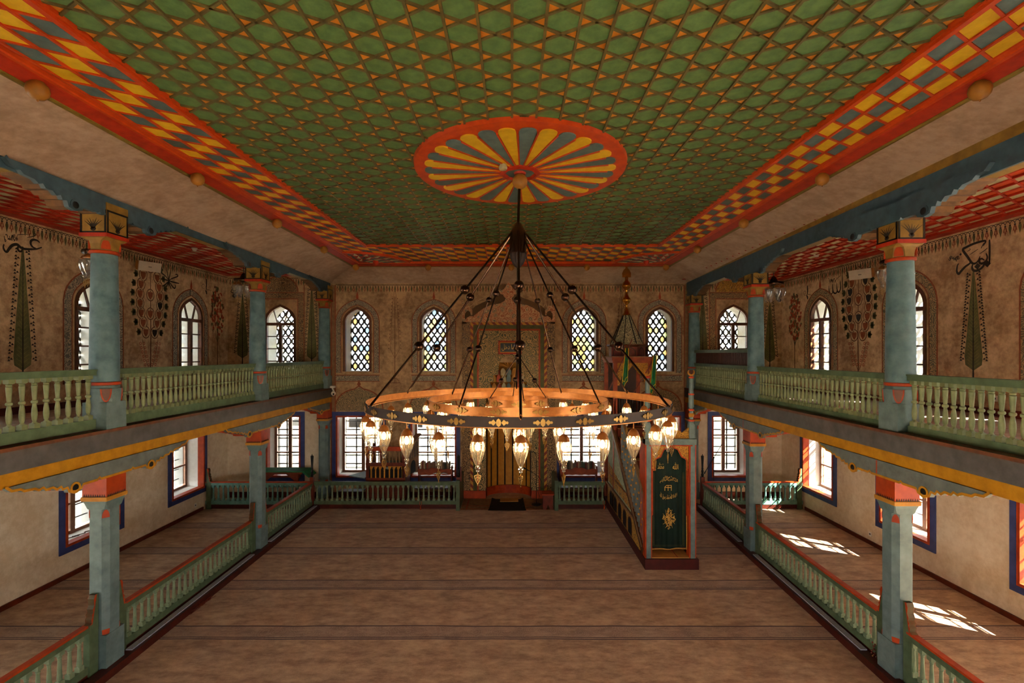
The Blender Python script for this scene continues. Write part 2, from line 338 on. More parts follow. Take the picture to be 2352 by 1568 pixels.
# ------------------------------------------------------------------ main ceiling
ZC = 8.25; X0, NS = -4.05, 26; s_ = 8.1/NS; pt = .345; YN, YE = 3.0, 13.3
cb = MB().box(-5.75, 5.7, YF, 16.6, ZC+.012, ZC+.09)
ceil = struct('ceiling', cb, M['olive'])
def down(u, v, w): return (u, v, ZC-w)
hexm = mesh('hexagon_panel', MB().prism([(0,-pt/2+.02),(s_/2-.012,-pt/4+.01),(s_/2-.012,pt/4-.01),(0,pt/2-.02),(-s_/2+.012,pt/4-.01),(-s_/2+.012,-pt/4+.01)], lambda u,v,w:(u,v,-w), -.012, .004), M['green'])
trim_ = [[(-s_/2+.014, -pt/4+.022), (-s_/2+.014, pt/4-.022), (-.022, 0)], [(s_/2-.014, -pt/4+.022), (s_/2-.014, pt/4-.022), (.022, 0)]]
trm = [mesh('triangle_panel', MB().prism(t, lambda u,v,w:(u,v,-w), -.012, .003), M['orange']) for t in trim_]
hexes = []; tris = []
for i in range(NS):
    xc = X0+(i+.5)*s_
    for j in range(int((YE-YN)/pt)+2):
        yc = YN+j*pt+(i % 2)*pt/2
        if yc+pt/2 < YE: hexes.append((yc, xc))
        if yc+pt < YE+.1: tris += [(yc+pt/2, xc, 0), (yc+pt/2, xc, 1)]
def vis(y, x): return abs(x)/y < 1.12 and y > 3.9
hexes = [h for h in hexes if vis(*h)]; tris = [t for t in tris if vis(t[0], t[1])]
hexes.sort(key=lambda h: h[0]**2+.3*h[1]**2); tris.sort(key=lambda h: h[0]**2+.3*h[1]**2)
for y, x in hexes[:300]: link('hexagon_panel', hexm, ceil, (x, y, ZC))
for y, x, k in tris[:300]: link('triangle_panel', trm[k], ceil, (x, y, ZC))
r = MB()
for y, x in hexes[300:]: r.prism([(x+a.co.x, y+a.co.y) for a in hexm.vertices[:6]], down, -.01, .004)
tag(ob('hexagon_panels_far', r, M['green'], ceil), kind='stuff')
r = MB()
for y, x, k in tris[300:]: r.prism([(x+u, y+v) for u, v in trim_[k]], down, -.01, .003)
tag(ob('triangle_panels_far', r, M['orange'], ceil), kind='stuff')
for i in range(1, NS):
    x = X0+i*s_; ob('ceiling_batten', MB().box(x-.014, x+.014, YN, YE, ZC-.03, ZC+.01), M['olive'], ceil)
sl = pt/(2*s_)
for sg in (1, -1):
    for k in range(-14, 60):
        c = YN+(.25 if sg > 0 else .75)*pt+k*pt                      # intercept at the left edge of the field
        ya, yb = (c, c+sl*8.1) if sg > 0 else (c, c-sl*8.1)
        a, b = Vector((X0, ya)), Vector((X0+8.1, yb))
        t0, t1 = 0, 1
        for lim, s2 in ((YN, 1), (YE, -1)):
            da, db = s2*(a.y-lim), s2*(b.y-lim)
            if da < 0 and db < 0: t0 = 2
            elif da < 0: t0 = max(t0, da/(da-db))
            elif db < 0: t1 = min(t1, da/(da-db))
        if t0 < t1-.01:
            p, q = a.lerp(b, t0), a.lerp(b, t1)
            ob('ceiling_batten', MB().bar((p.x, p.y, ZC-.006), (q.x, q.y, ZC-.006), .026, .028), M['olive'], ceil)
# orange mouldings round the field
for nm, bx in (('l', (-4.17, -4.05, YN, YE+.12)), ('r', (4.05, 4.17, YN, YE+.12)), ('b', (-4.05, 4.05, YE, YE+.12))):
    x0, x1, y0, y1 = bx; ob('field_moulding', MB().box(x0, x1, y0, y1, ZC-.035, ZC+.01).box(x0+.03 if nm != 'b' else x0, x1-.03 if nm != 'b' else x1, y0+(.03 if nm == 'b' else 0), y1-(.03 if nm == 'b' else 0), ZC-.06, ZC-.03), M['red'], ceil)
# checkered border
cells = []
def lattice(xa, xb, ya, yb, xs, par0=0):
    for i in range(len(xs)-1):
        for j in range(-12, 60):
            c = 3.0+j*pt
            f = lambda x: c+sl*(x+4.17)
            P = clip([(xs[i], f(xs[i])), (xs[i+1], f(xs[i+1])), (xs[i+1], f(xs[i+1])+pt), (xs[i], f(xs[i])+pt)], xa, xb, ya, yb)
            if P and area(P) > .006: cells.append((P, (i+j+par0) % 2))
    for x in xs[1:-1]: ob('checker_batten', MB().box(x-.016, x+.016, ya, yb, ZC-.024, ZC+.01), M['red'], ceil)
    for j in range(-12, 60):
        c = 3.0+j*pt; p, q = Vector((xa, c+sl*(xa+4.17))), Vector((xb, c+sl*(xb+4.17))); t0, t1 = 0, 1
        for lim, s2 in ((ya, 1), (yb, -1)):
            da, db = s2*(p.y-lim), s2*(q.y-lim)
            if da < 0 and db < 0: t0 = 2
            elif da < 0: t0 = max(t0, da/(da-db))
            elif db < 0: t1 = min(t1, da/(da-db))
        if t0 < t1-.01:
            a, b = p.lerp(q, t0), p.lerp(q, t1); ob('checker_batten', MB().bar((a.x, a.y, ZC-.004), (b.x, b.y, ZC-.004), .03, .026), M['red'], ceil)
lattice(-5.08, -4.17, 3.4, 15.6, [-5.08, -4.98, -4.71, -4.44, -4.17]); lattice(4.17, 5.0, 3.4, 15.6, [4.17, 4.44, 4.71, 4.98, 5.0])
lattice(-4.17, 4.17, 13.42, 15.6, [-4.17+8.34*k/27 for k in range(28)])
cells.sort(key=lambda c: -area(c[0])/(c[0][0][1]**2))
two = [M['yellow'], M['slate']]
for P, k in cells[:300]: ob('checker_panel', MB().prism(shrink(P, .018), down, -.011, .004), two[k], ceil)
r = MB()
for P, k in cells[300:]: r.prism(shrink(P, .018), down, -.01, .004, k)
tag(ob('checker_panels_far', r, two, ceil), kind='stuff')
# cornice, olive edge and wooden balls
def corn(P0, P1, inn):                          # inn: unit vector pointing to the room's middle
    P0 = Vector((*P0, 0)); P1 = Vector((*P1, 0)); inn = Vector((*inn, 0))
    def run(prof, m, nm):
        b = MB(); n = len(prof); vs = [P+inn*a+Vector((0, 0, z)) for P in (P0, P1) for a, z in prof]
        b.add(vs, [(i, (i+1) % n, n+(i+1) % n, n+i) for i in range(n)]+[tuple(range(n)), tuple(range(2*n-1, n-1, -1))]); ob(nm, b, M[m], ceil)
    run([(.39, ZC+.01), (.39, ZC-.02), (.35, ZC-.035), (.34, ZC-.05), (.3, ZC-.055), (.29, ZC+.01)], 'red', 'cornice_moulding')
    run([(.3, ZC+.02), (.3, ZC-.045), (.27, ZC-.06), (.1, ZC-.1), (.1, ZC+.02)], 'deepred', 'cornice_face')
    run([(.1, ZC+.02), (.1, ZC-.105), (.06, ZC-.115), (.05, ZC-.1), (0, ZC-.1), (0, ZC+.02)], 'oliveedge', 'cornice_edge')
corn((-5.40, YF), (-5.40, 16.2), (1, 0)); corn((5.34, YF), (5.34, 16.2), (-1, 0)); corn((-5.4, 16.2), (5.34, 16.2), (0, -1))
bm_ = mesh('wooden_ball', MB().lathe([(.001,-.125),(.008,-.12),(.012,-.105),(.06,-.09),(.095,-.05),(.105,0),(.095,.05),(.06,.085),(.05,.1),(.07,.11),(.07,.13)], n=16), M['ballwood'], 40)
for x, y in [(-5.2, k) for k in (5.25, 7.92, 10.6, 13.25, 15.95)]+[(5.13, k) for k in (5.25, 7.92, 10.6, 13.25, 15.95)]+[(-2.8, 15.98), (-.02, 15.98), (2.5, 15.98)]: link('wooden_ball', bm_, ceil, (x, y, ZC-.16))
# corner fans
for sg, cx in ((1, -5.02), (-1, 4.96)):
    cy = 15.82; r = MB(); Q = lambda rad, a: (cx+sg*rad*cos(a), cy-rad*sin(a))
    r.prism([(cx, cy)]+[Q(1.62, pi/2*k/16) for k in range(17)], down, .0, .03, 1)
    for a, b, nn, off in ((.35, .72, 6, 0), (.78, 1.12, 9, 1), (1.18, 1.5, 12, 0)):
        for k in range(nn):
            t0, t1 = pi/2*(k+.1)/nn, pi/2*(k+.9)/nn; r.prism([Q(a, t0), Q(b, (t0+t1)/2), Q(a, t1)], down, .03, .042, 2 if (k+off) % 2 else 0)
    f = ob('corner_fan', r, [M['cream'], M['deepred'], M['slate']], ceil)
    r = MB(); A = [Q(1.56, pi/2*k/16) for k in range(17)]; B = [Q(1.66, pi/2*k/16) for k in range(17)]; r.band(A, B, down, 0, .06); ob('fan_rim', r, M['red'], f)
    ob('fan_boss', MB().ball((cx+sg*.62, cy-.35, ZC-.09), .1), M['deepred'], f, smooth=60)
# medallion
mc = (.13, 7.83); med = thing('ceiling_medallion', 'large round red ceiling rosette with alternating yellow and slate petals', 'rosette', (*mc, ZC-.06))
ob('rim', MB().lathe([(1.70, 0), (1.71, .06), (1.6, .09)], (*mc, ZC-.07), 96), M['red'], med, smooth=40)
for k in range(32):
    a = 2*pi*(k+.3)/32; w = lambda r: r*pi/32*.86; P = []
    rs = [.32, .8, 1.2, 1.42]
    for r_ in rs: P.append((r_, -w(r_)))
    for t in range(1, 7): q = -pi/2+pi*t/7; P.append((1.44+.1*cos(q), w(1.44)*sin(q)))
    for r_ in rs[::-1]: P.append((r_, w(r_)))
    f = lambda u, v, z: (mc[0]+u*cos(a)-v*sin(a), mc[1]+u*sin(a)+v*cos(a), ZC-.07-z)
    ob('petal', MB().prism(P, f, 0, .018), M['yellow' if k % 2 else 'slate'], med)
    a2 = 2*pi*(k+.8)/32; ob('rib', MB().bar((mc[0]+.3*cos(a2), mc[1]+.3*sin(a2), ZC-.085), (mc[0]+1.42*cos(a2), mc[1]+1.42*sin(a2), ZC-.085), .022, .03), M['red'], med)
ob('centre_frame', MB().lathe([(.34, .0), (.34, -.04), (.27, -.06), (.24, -.03), (.24, 0)], (*mc, ZC-.07), 8), M['deepred'], med)
ob('centre_disc', MB().lathe([(.25, .0), (.25, -.02)], (*mc, ZC-.07), 8), M['slate'], med)
ob('smoke_sensor', MB().lathe([(.05, .05), (.07, 0), (.06, -.03), (.02, -.04)], (mc[0]-.27, mc[1]-.35, ZC-.14), 14), M['cream'], med, smooth=40)
# coves
def cove(name, quad0, quad1):                  # two 3D end sections
    b = MB(); n = len(quad0); b.add([*quad0, *quad1], [(i, i+1, n+i+1, n+i) for i in range(n-1)]); return struct(name, b, M['cove'], smooth=60)
def sec(u0, u1, z0, z1, k=6): return [(u0+(u1-u0)*(t/k), z0+(z1-z0)*((t/k)**.72)) for t in range(k+1)]
ZV = 7.76
cove('cove_left', [(u, YF, z) for u, z in sec(-6.6, -5.40, ZV, ZC-.09)], [(-6.6+(1.2)*t/6, 17.4-1.2*t/6, ZV+(ZC-.09-ZV)*((t/6)**.72)) for t in range(7)])
cove('cove_right', [(u, YF, z) for u, z in sec(6.3, 5.34, ZV, ZC-.09)], [(6.42+(5.34-6.42)*t/6, 17.4-1.2*t/6, ZV+(ZC-.09-ZV)*((t/6)**.72)) for t in range(7)])
cove('cove_back', [(-6.6+1.2*t/6, 17.4-1.2*t/6, ZV+(ZC-.09-ZV)*((t/6)**.72)) for t in range(7)], [(6.42+(5.34-6.42)*t/6, 17.4-1.2*t/6, ZV+(ZC-.09-ZV)*((t/6)**.72)) for t in range(7)])

# ------------------------------------------------------------------ gallery ceilings (red lattice with cream panels)
def gceil(side, z):
    if side < 0: xa, xb = XL, GL-.1
    else: xa, xb = 6.1, XR
    nm = 'left' if side < 0 else 'right'
    g = struct('ceiling_gallery_'+nm, MB().box(xa, xb+(.0 if side < 0 else 0), YF, YB, z+.012, z+.08), M['red'])
    fn = lambda u, v, w: (u, v, z-w); sx, py, slp = .27, .36, .62; cs = []; x1, x2 = (xa+.28, xb) if side < 0 else (xa, xb-.28)
    n = int((x2-x1)/sx)+1
    for i in range(n):
        ua, ub = (x1+i*sx, min(x1+(i+1)*sx, x2))
        for j in range(-10, 60):
            f = lambda x: YF+j*py+slp*(x-x1)
            if (i+j) % 2: continue
            P = clip([(ua, f(ua)), (ub, f(ub)), (ub, f(ub)+py), (ua, f(ua)+py)], x1, x2, 4.4, 17.1)
            if P and area(P) > .02: cs.append(P)
    cs.sort(key=lambda P: P[0][1]+.3*abs(P[0][0])); r = MB()
    for k, P in enumerate(cs):
        if k < 150: ob('cream_panel', MB().prism(shrink(P, .022), fn, -.011, .004), M['cream'], g)
        else: r.prism(shrink(P, .022), fn, -.011, .004)
    tag(ob('cream_panels_far', r, M['cream'], g), kind='stuff')
    for i in range(1, n): ob('ceiling_batten', MB().box(x1+i*sx-.017, x1+i*sx+.017, 4.2, 17.1, z-.025, z+.012), M['deepred'], g)
    for j in range(0, 60):
        ya, yb = YF+j*py, YF+j*py+slp*(x2-x1)
        if ya > 3 and yb < 17.2: ob('ceiling_batten', MB().bar((x1, ya, z-.004), (x2, yb, z-.004), .034, .03), M['deepred'], g)
    wx = (xa, xa+.26) if side < 0 else (xb-.26, xb)
    ob('wall_plate', MB().box(*wx, YF, YB, z-.05, z+.012), M['deepred'], g); ob('wall_plate', MB().box(xa, xb, YB-.26, YB, z-.049, z+.011), M['deepred'], g)
    return g
gceil(-1, 8.08); gceil(1, 7.92)

# ------------------------------------------------------------------ gallery beams, corbels, columns
def axis(side):
    if side < 0: return lambda y: GL
    return XC
def face_fn(side, x_in, y0, z0):               # u along the gallery edge, v up, w towards the hall
    ax = axis(side)
    return lambda u, v, w: (ax(y0+u)-side*(x_in+w), y0+u, z0+v)
HALF = [(0,.26),(.3,.26),(.33,.23),(.37,.26),(.62,.26),(.65,.31),(.75,.335),(.85,.31),(.88,.24),(.95,.25),(.98,.2),(1.04,.225),(1.1,.18),(1.2,.185),(1.24,.14),(1.3,.16),(1.36,.125),(1.5,.115),(1.55,.08),(1.66,.07),(1.74,0)]
def corbel(parent, side, yc, z, sc, m_face, m_edge, m_core, ymax=99, dz=1.0):
    bot = [(-u*sc, -d*dz) for u, d in HALF[::-1]]+[(u*sc, -d*dz) for u, d in HALF[1:]]
    bot = [(u, d) for u, d in bot if yc+u < ymax]
    fn = face_fn(side, .03, yc, z); poly = [(bot[0][0], .0)]+bot+[(bot[-1][0], .0)] if bot[-1][1] < 0 else bot
    fi = lambda u, v, w: fn(u, v, w)
    o = ob('corbel', MB().prism(poly, fi, .1, .17, 0), M[m_face], parent)
    ob('corbel_edge', MB().strip([(u, v+.016) for u, v in bot], .036, fi, .176), M[m_edge], o)
    core = [(u*.96, v*.94) for u, v in bot]; core = [(core[0][0], 0)]+core+[(core[-1][0], 0)]
    ob('corbel_core', MB().prism(core, fi, -.2, .1), M[m_core], o)
    for s2 in (-1, 1):
        if yc+s2*.75*sc > ymax: continue
        c = (s2*.75*sc, -.262*dz); n = 14
        A = [(c[0]+.055*cos(2*pi*k/n), c[1]+.055*sin(2*pi*k/n)) for k in range(n+1)]; B = [(c[0]+.085*cos(2*pi*k/n), c[1]+.085*sin(2*pi*k/n)) for k in range(n+1)]
        ob('hole_ring', MB().band(A, B, fi, .16, .18), M[m_edge], o); ob('hole', MB().prism(A[:-1], fi, .16, .174), M['black'], o)  # black disc on the face stands in for the dark of the hole
    return o
def beams(side, nm):
    fn = face_fn(side, 0, 0, 0)
    g = struct('gallery_beam_'+nm, MB().prism([(YF, 3.47), (YB, 3.47), (YB, 3.97), (YF, 3.97)], fn, -.18, .13), M['fascia'])
    ob('yellow_board', MB().prism([(YF, 3.46), (YB, 3.46), (YB, 3.655), (YF, 3.655)], fn, .12, .165), M['mustard'], g)
    ob('fascia_board', MB().prism([(YF, 3.655), (YB, 3.655), (YB, 3.935), (YF, 3.935)], fn, .12, .2), M['fascia'], g)
    ob('ledge', MB().prism([(YF, 3.935), (YB, 3.935), (YB, 3.985), (YF, 3.985)], fn, -.16, .21), M['brown'], g)
    zt = 7.52 if side < 0 else 7.36
    h = struct('roof_beam_'+nm, MB().prism([(YF, zt+.12), (YB, zt+.12), (YB, 8.15), (YF, 8.15)], fn, -.15, .1), M['capyellow'])
    ob('beam_face', MB().prism([(YF, zt+.1), (YB, zt+.1), (YB, ZV+.03), (YF, ZV+.03)], fn, .09, .125), M['darkblue'], h)
beams(-1, 'left'); beams(1, 'right')
def sqring(b, cx, cy, hs, zs, mi=0):           # stacked square rings
    vs = [(cx+a*h, cy+c*h, z) for h, z in zip(hs, zs) for a, c in ((-1,-1),(1,-1),(1,1),(-1,1))]; n = len(hs); f = []
    for i in range(n-1):
        for k in range(4): f.append((4*i+k, 4*i+(k+1) % 4, 4*i+4+(k+1) % 4, 4*i+4+k))
    f += [(3,2,1,0), tuple(4*n-4+k for k in range(4))]; b.add(vs, f, mi); return b
def octring(b, cx, cy, rows, mi=0):            # rows: (half, chamfer, z)
    vs = []
    for h, c, z in rows: vs += [(cx+x, cy+y, z) for x, y in ((-h,-h+c),(-h+c,-h),(h-c,-h),(h,-h+c),(h,h-c),(h-c,h),(-h+c,h),(-h,h-c))]
    n = len(rows); f = []
    for i in range(n-1):
        for k in range(8): f.append((8*i+k, 8*i+(k+1) % 8, 8*i+8+(k+1) % 8, 8*i+8+k))
    f += [tuple(range(7,-1,-1)), tuple(8*n-8+k for k in range(8))]; b.add(vs, f, mi); return b
def tongue(b, x, y, hw, zlo, zhi, d, up=True, mi=0): # half-round tongue on a chamfer, facing d
    dv = Vector((d[0], d[1], 0)).normalized(); sv = Vector((-dv.y, dv.x, 0)); P = []
    for k in range(9):
        a = pi*k/8; P.append((hw*cos(a), sin(a)))
    f = lambda u, v, w: tuple(Vector((x, y, (zlo+v*(zhi-zlo)) if up else (zhi-v*(zhi-zlo))))+sv*u+dv*w)
    b.prism(P, f, -.02, .006, mi); return b
WHERE = {0: 'nearest on the %s side', 1: 'middle of the %s side', 2: 'against the far painted wall on the %s'}
for side, ys, nm in ((-1, COLY_L, 'left'), (1, COLY_R, 'right')):
    for k, y in enumerate(ys):
        x = axis(side)(y); h = .18
        t = thing('lower_column', 'lower grey-blue wooden column with red capital, '+WHERE[k] % nm, 'column', (x, y, .1)); t['kind'] = 'thing'
        ob('base', sqring(MB(), x, y, (h, h), (.08, .66)), M['greyblue'], t)
        ob('shaft', octring(MB(), x, y, [(h, .012, .6), (h-.012, .075, .61), (h-.012, .075, 2.68), (h-.012, .03, 2.7), (h, .012, 2.78), (h+.02, .01, 2.84)]), M['greyblue'], t)
        for dx in (-1, 1):
            for dy in (-1, 1):
                px_, py_ = x+dx*(h-.048), y+dy*(h-.048); ob('red_stop', tongue(MB(), px_, py_, .05, 2.55, 2.68, (dx, dy)), M['capred'], t); ob('red_stop', tongue(MB(), px_, py_, .05, .6, .74, (dx, dy), False), M['capred'], t)
        ob('yellow_band', sqring(MB(), x, y, (h+.025, h+.03, h+.03, h+.02), (2.83, 2.85, 2.895, 2.9)), M['ochre'], t)
        ob('capital', sqring(MB(), x, y, (h+.015, h+.015), (2.89, 3.46)), M['capred'], t)
        for q in range(10):
            u = -h+(q+.5)*h*2/10
            for fx in (lambda u, v, w: (x+u, y-h-.016-w, v), lambda u, v, w: (x-side*(h+.016+w), y+u, v)): ob('zigzag_tooth', MB().prism([(u-.016, 2.9), (u+.016, 2.9), (u, 2.945)], fx, 0, .003), M['paint_dark'], t)
        corbel(t, side, y, 3.47, 1.0, 'corbel', 'mustard', 'capred', YB-.02)
        # upper column
        x = GL if side < 0 else XC(y)+.05; zt = 7.52 if side < 0 else 7.36; zr = zt-.68
        t = thing('upper_column', 'upper round teal column with painted ochre capital, '+WHERE[k] % nm, 'column', (x, y, GH)); t['kind'] = 'thing'
        ob('base', sqring(MB(), x, y, (.2, .195, .195), (3.986, 4.3, 4.42)), M['greyblue'], t)
        ob('base_neck', octring(MB(), x, y, [(.195, .11, 4.42), (.2, .11, 4.5), (.205, .11, 4.64)]), M['greyblue'], t)
        for dx in (-1, 1):
            for dy in (-1, 1): o = ob('base_tongue', tongue(MB(), x+dx*.151, y+dy*.151, .074, 4.42, 4.64, (dx, dy), False), M['capred'], t); ob('tongue_face', tongue(MB(), x+dx*.156, y+dy*.156, .055, 4.445, 4.64, (dx, dy), False), M['brown'], o)
        ob('base_ring', MB().lathe([(.2, 0), (.215, .01), (.215, .05), (.2, .06)], (x, y, 4.69), 28), M['capred'], t, smooth=40)
        ob('base_collar', MB().lathe([(.2, 4.63), (.205, 4.66), (.2, 4.7)], (x, y, 0), 28), M['slate'], t, smooth=40)
        ob('shaft', MB().lathe([(.2, 4.74), (.2, 5.0), (.195, 5.6), (.185, 6.2), (.175, zr)], (x, y, 0), 32), M['teal'], t, smooth=40)
        ob('capital_ring', MB().lathe([(.18, 0), (.2, .01), (.205, .03), (.2, .05), (.185, .06)], (x, y, zr-.01), 28), M['capred'], t, smooth=40)
        ob('capital_neck', octring(MB(), x, y, [(.178, .11, zr+.05), (.182, .1, zr+.15), (.188, .09, zr+.2), (.215, .04, zr+.235), (.215, .01, zr+.26)]), M['capyellow'], t)
        for dx in (-1, 1):
            for dy in (-1, 1): ob('red_arch', tongue(MB(), x+dx*.141, y+dy*.141, .062, zr+.06, zr+.22, (dx, dy)), M['capred'], t)
        ob('capital_band', sqring(MB(), x, y, (.225, .225), (zr+.25, zr+.31)), M['deepred'], t)
        ob('capital_block', sqring(MB(), x, y, (.215, .215), (zr+.3, zt+.118)), M['capyellow'], t)
        b = MB(); pl = MB()
        for fx in (lambda u, v, w: (x+u, y-.215-w, v), lambda u, v, w: (x-side*(.215+w), y+u, v)):
            for A in ((-.21,-.18,zr+.31,zt+.0),(.18,.21,zr+.31,zt+.0),(-.21,.21,zr+.31,zr+.335),(-.21,.21,zt-.03,zt)): b.prism([(A[0],A[2]),(A[1],A[2]),(A[1],A[3]),(A[0],A[3])], fx, 0, .006)
            for q in range(7):
                a = radians(60+10*q); L_ = .16+.05*random.random(); pl.strip([(0, zr+.36), (.5*L_*cos(a)*1.2, zr+.36+.5*L_*sin(a)), (L_*cos(a)*1.7, zr+.36+L_*sin(a))], [.008, .02, .004], fx, .004)
            pl.prism([(.045*cos(2*pi*j/8), zr+.375+.035*sin(2*pi*j/8)) for j in range(8)], fx, 0, .004)
        ob('panel_border', b, M['black'], t); ob('painted_plant', pl, M['paint_dark'], t)
        corbel(t, side, y, zt+.22, 1.0, 'darkblue', 'darkblue', 'soffit', YB-.02, 1.2)

# ------------------------------------------------------------------ balustrades
def balu(prof, blk, n=10):                     # turned spindle with square end blocks (half widths, heights)
    b = MB().lathe(prof, n=n); (h, z0, z1, z2, z3) = blk
    octring(b, 0, 0, [(h, .002, z0), (h, .002, z1-.012), (h*.8, .02, z1)]); octring(b, 0, 0, [(h*.8, .02, z2), (h, .002, z2+.012), (h, .002, z3)]); return b
UB = balu([(.02,.06),(.03,.075),(.03,.085),(.02,.1),(.03,.13),(.036,.2),(.032,.27),(.022,.34),(.022,.35),(.036,.36),(.04,.375),(.036,.39),(.022,.4),(.024,.42),(.036,.585),(.036,.6),(.026,.61),(.034,.62),(.034,.63),(.022,.645)], (.042, 0, .08, .64, .71), 12)
LB = balu([(.02,.06),(.03,.07),(.034,.1),(.034,.14),(.03,.17),(.024,.34),(.022,.4),(.03,.41),(.03,.42),(.022,.43),(.034,.46)], (.042, 0, .08, .44, .52), 10)
ubm = mesh('baluster', UB, M['baluster'], 35); lbm = mesh('baluster', LB, M['lowbal'], 35); mbm = mesh('baluster', LB, M['mint'], 35)
def railing(label, p0, p1, z0, spacing, low=False, mint=False, red=True, name=None, group=None, step=0):
    a, b = Vector((*p0, 0)), Vector((*p1, 0)); L = (b-a).length; d = (b-a)/L; ang = atan2(d.y, d.x)
    t = thing(name or ('low_fence' if low else 'gallery_railing'), label, 'fence' if low else 'railing', (a.x, a.y, z0), group)
    def rail(nm, zl, zh, wid, m): return ob(nm, MB().bar((*a.xy, (zl+zh)/2), (*b.xy, (zl+zh)/2), wid, zh-zl), M[m], t)
    gm = 'mint' if mint else 'rail'
    if low:
        rail('kick_board', z0, .16, .07, 'kerb'); rail('bottom_rail', .16, .28, .09, gm); rail('top_rail', .8, .885, .09, gm); rail('top_cap', .885, .92, .1, 'capred' if red else gm); zb = .28; bm = mbm if mint else lbm
    else:
        rail('bottom_rail', z0, z0+.16, .1, 'rail'); rail('top_rail', z0+.86, z0+.93, .12, 'rail'); rail('top_cap', z0+.93, z0+.955, .15, 'rail'); zb = z0+.155; bm = ubm
    n = max(1, round(L/spacing))
    for k in range(n): p = a+d*(L*(k+.5)/n); link('baluster', bm, t, (p.x, p.y, zb), ang)
    return t
def R2(y): return (XC(y)-.02, y)
railing('green gallery railing of the nearest left bay, in front of the first left column', (GL-.0, 4.6), (GL, 7.68), 4.0, .172)
railing('green gallery railing between the first and second left upper columns', (GL, 8.1), (GL, 12.44), 4.0, .142)
railing('green gallery railing of the far left bay ending at the painted wall', (GL, 12.86), (GL, 17.0), 4.0, .142)
railing('green gallery railing of the nearest right bay, in front of the first right column', (XC(4.2)+.05, 4.2), (XC(7.46)+.05, 7.46), 3.93, .136)
railing('green gallery railing between the first and second right upper columns', (XC(7.88)+.05, 7.88), (XC(12.3)+.05, 12.3), 3.93, .142)
fr = railing('green gallery railing of the far right bay, raised by a second dark slatted tier', (XC(12.7)+.05, 12.7), (XC(16.9)+.05, 16.9), 3.93, .142)
p0, p1 = Vector((XC(12.7)+.05, 12.7, 0)), Vector((XC(16.9)+.05, 16.9, 0))
ob('upper_rail', MB().bar((*p0.xy, 5.29), (*p1.xy, 5.29), .13, .1), M['rail'], fr)
slm = mesh('slat', MB().lathe([(.016, 0), (.016, .36)], n=6), M['darkwood'])
for k in range(62): p = p0.lerp(p1, (k+.5)/62); link('slat', slm, fr, (p.x, p.y, 4.88))
struct('trim_1', MB().box(GL+.1, GL+.28, 3, 16.3, 0, .13), M['kerb']); b = MB(); b.prism([(XC(3)-.28, 3), (XC(16.3)-.28, 16.3), (XC(16.3)-.1, 16.3), (XC(3)-.1, 3)], lambda u, v, w: (u, v, w), 0, .13); struct('trim_2', b, M['kerb'])
struct('trim_3', MB().box(GL-.2, GL+.1, 3, 16.3, 0, .1), M['kerb']); b = MB(); b.prism([(XC(3)-.1, 3), (XC(16.3)-.1, 16.3), (XC(16.3)+.2, 16.3), (XC(3)+.2, 3)], lambda u, v, w: (u, v, w), 0, .1); struct('trim_4', b, M['kerb'])
for nm, side in (('left', -1), ('right', 1)):
    for k, (ya, yb) in enumerate(((8.2, 12.1), (12.95, 16.0))):
        fx = (lambda y: GL+.16) if side < 0 else (lambda y: XC(y)-.16)
        tag(ob('carpet_runner', MB().bar((fx(ya), ya, .14), (fx(yb), yb, .14), .11, .02), M['runner']), 'narrow grey carpet strip on the %s kerb %s' % (nm, ('between the first two columns', 'beyond the second column')[k]), 'carpet strip')
railing('low green fence of the nearest left bay by the first left column', (GL, 4.6), (GL, 7.68), .1, .165, True)
fl2 = railing('low green fence with red cap between the first two left columns', (GL, 8.12), (GL, 12.4), .1, .165, True)
fl3 = railing('low green fence of the far left bay reaching the corner finial', (GL, 12.9), (GL, 16.02), .1, .165, True)
railing('low green fence of the nearest right bay by the first right column', R2(4.0), R2(7.4), .1, .165, True)
fr2 = railing('low green fence with red cap between the first two right columns', R2(7.9), R2(12.25), .1, .165, True)
fr3 = railing('low green fence of the far right bay behind the pulpit', R2(12.75), R2(16.0), .1, .165, True)
fb1 = railing('low mint fence across the left aisle, from side wall to corner finial', (XL+.05, 16.1), (GL-.08, 16.1), .02, .165, True, True)
fb2 = railing('low dark green fence left of the prayer niche, behind the small dark stool', (GL+.08, 16.1), (-1.86, 16.1), .02, .168, True, red=False)
fb3 = railing('low dark green fence right of the prayer niche, between niche and pulpit', (1.52, 16.1), (3.12, 16.1), .02, .168, True, red=False)
fb4 = railing('low mint fence across the right aisle, partly in sunlight', (XC(16.1)+.05, 16.1), (XR-.05, 16.1), .02, .165, True, True)
for t, x0, x1 in ((fb2, -1.86, -1.74), (fb3, 1.42, 1.54)): ob('end_panel', MB().box(x0, x1, 15.9, 17.2, 0, 1.0), M['rail'], t)
NP = [(0,0),(.16,0),(.16,.92),(.12,.94),(.13,1.0),(.105,1.03),(.12,1.07),(.09,1.1),(.1,1.15),(.075,1.2),(.085,1.3),(.06,1.36),(0,1.36)]
def newel(parent, x, y, d, along='y'):          # carved board post; d = direction it faces along the fence
    fn = (lambda u, v, w: (x+w, y+d*u, v)) if along == 'y' else (lambda u, v, w: (x+d*u, y+w, v))
    o = ob('newel_post', MB().prism(NP, fn, -.05, .05), M['rail'], parent)
    P = NP[2:-1]; b = MB().prism(P+[(P[-1][0]-.03, P[-1][1]), (P[0][0]-.05, P[0][1])], fn, -.053, .053); ob('red_carving', b, M['capred'], o)
for t, y, d in ((fl2, 12.42, -1), (fl2, 8.1, 1), (fl3, 12.86, 1)): newel(t, GL+.02, y, d)
for t, y, d in ((fr2, 12.28, -1), (fr2, 7.86, 1), (fr3, 12.7, 1)): newel(t, XC(y)-.02, y, d)
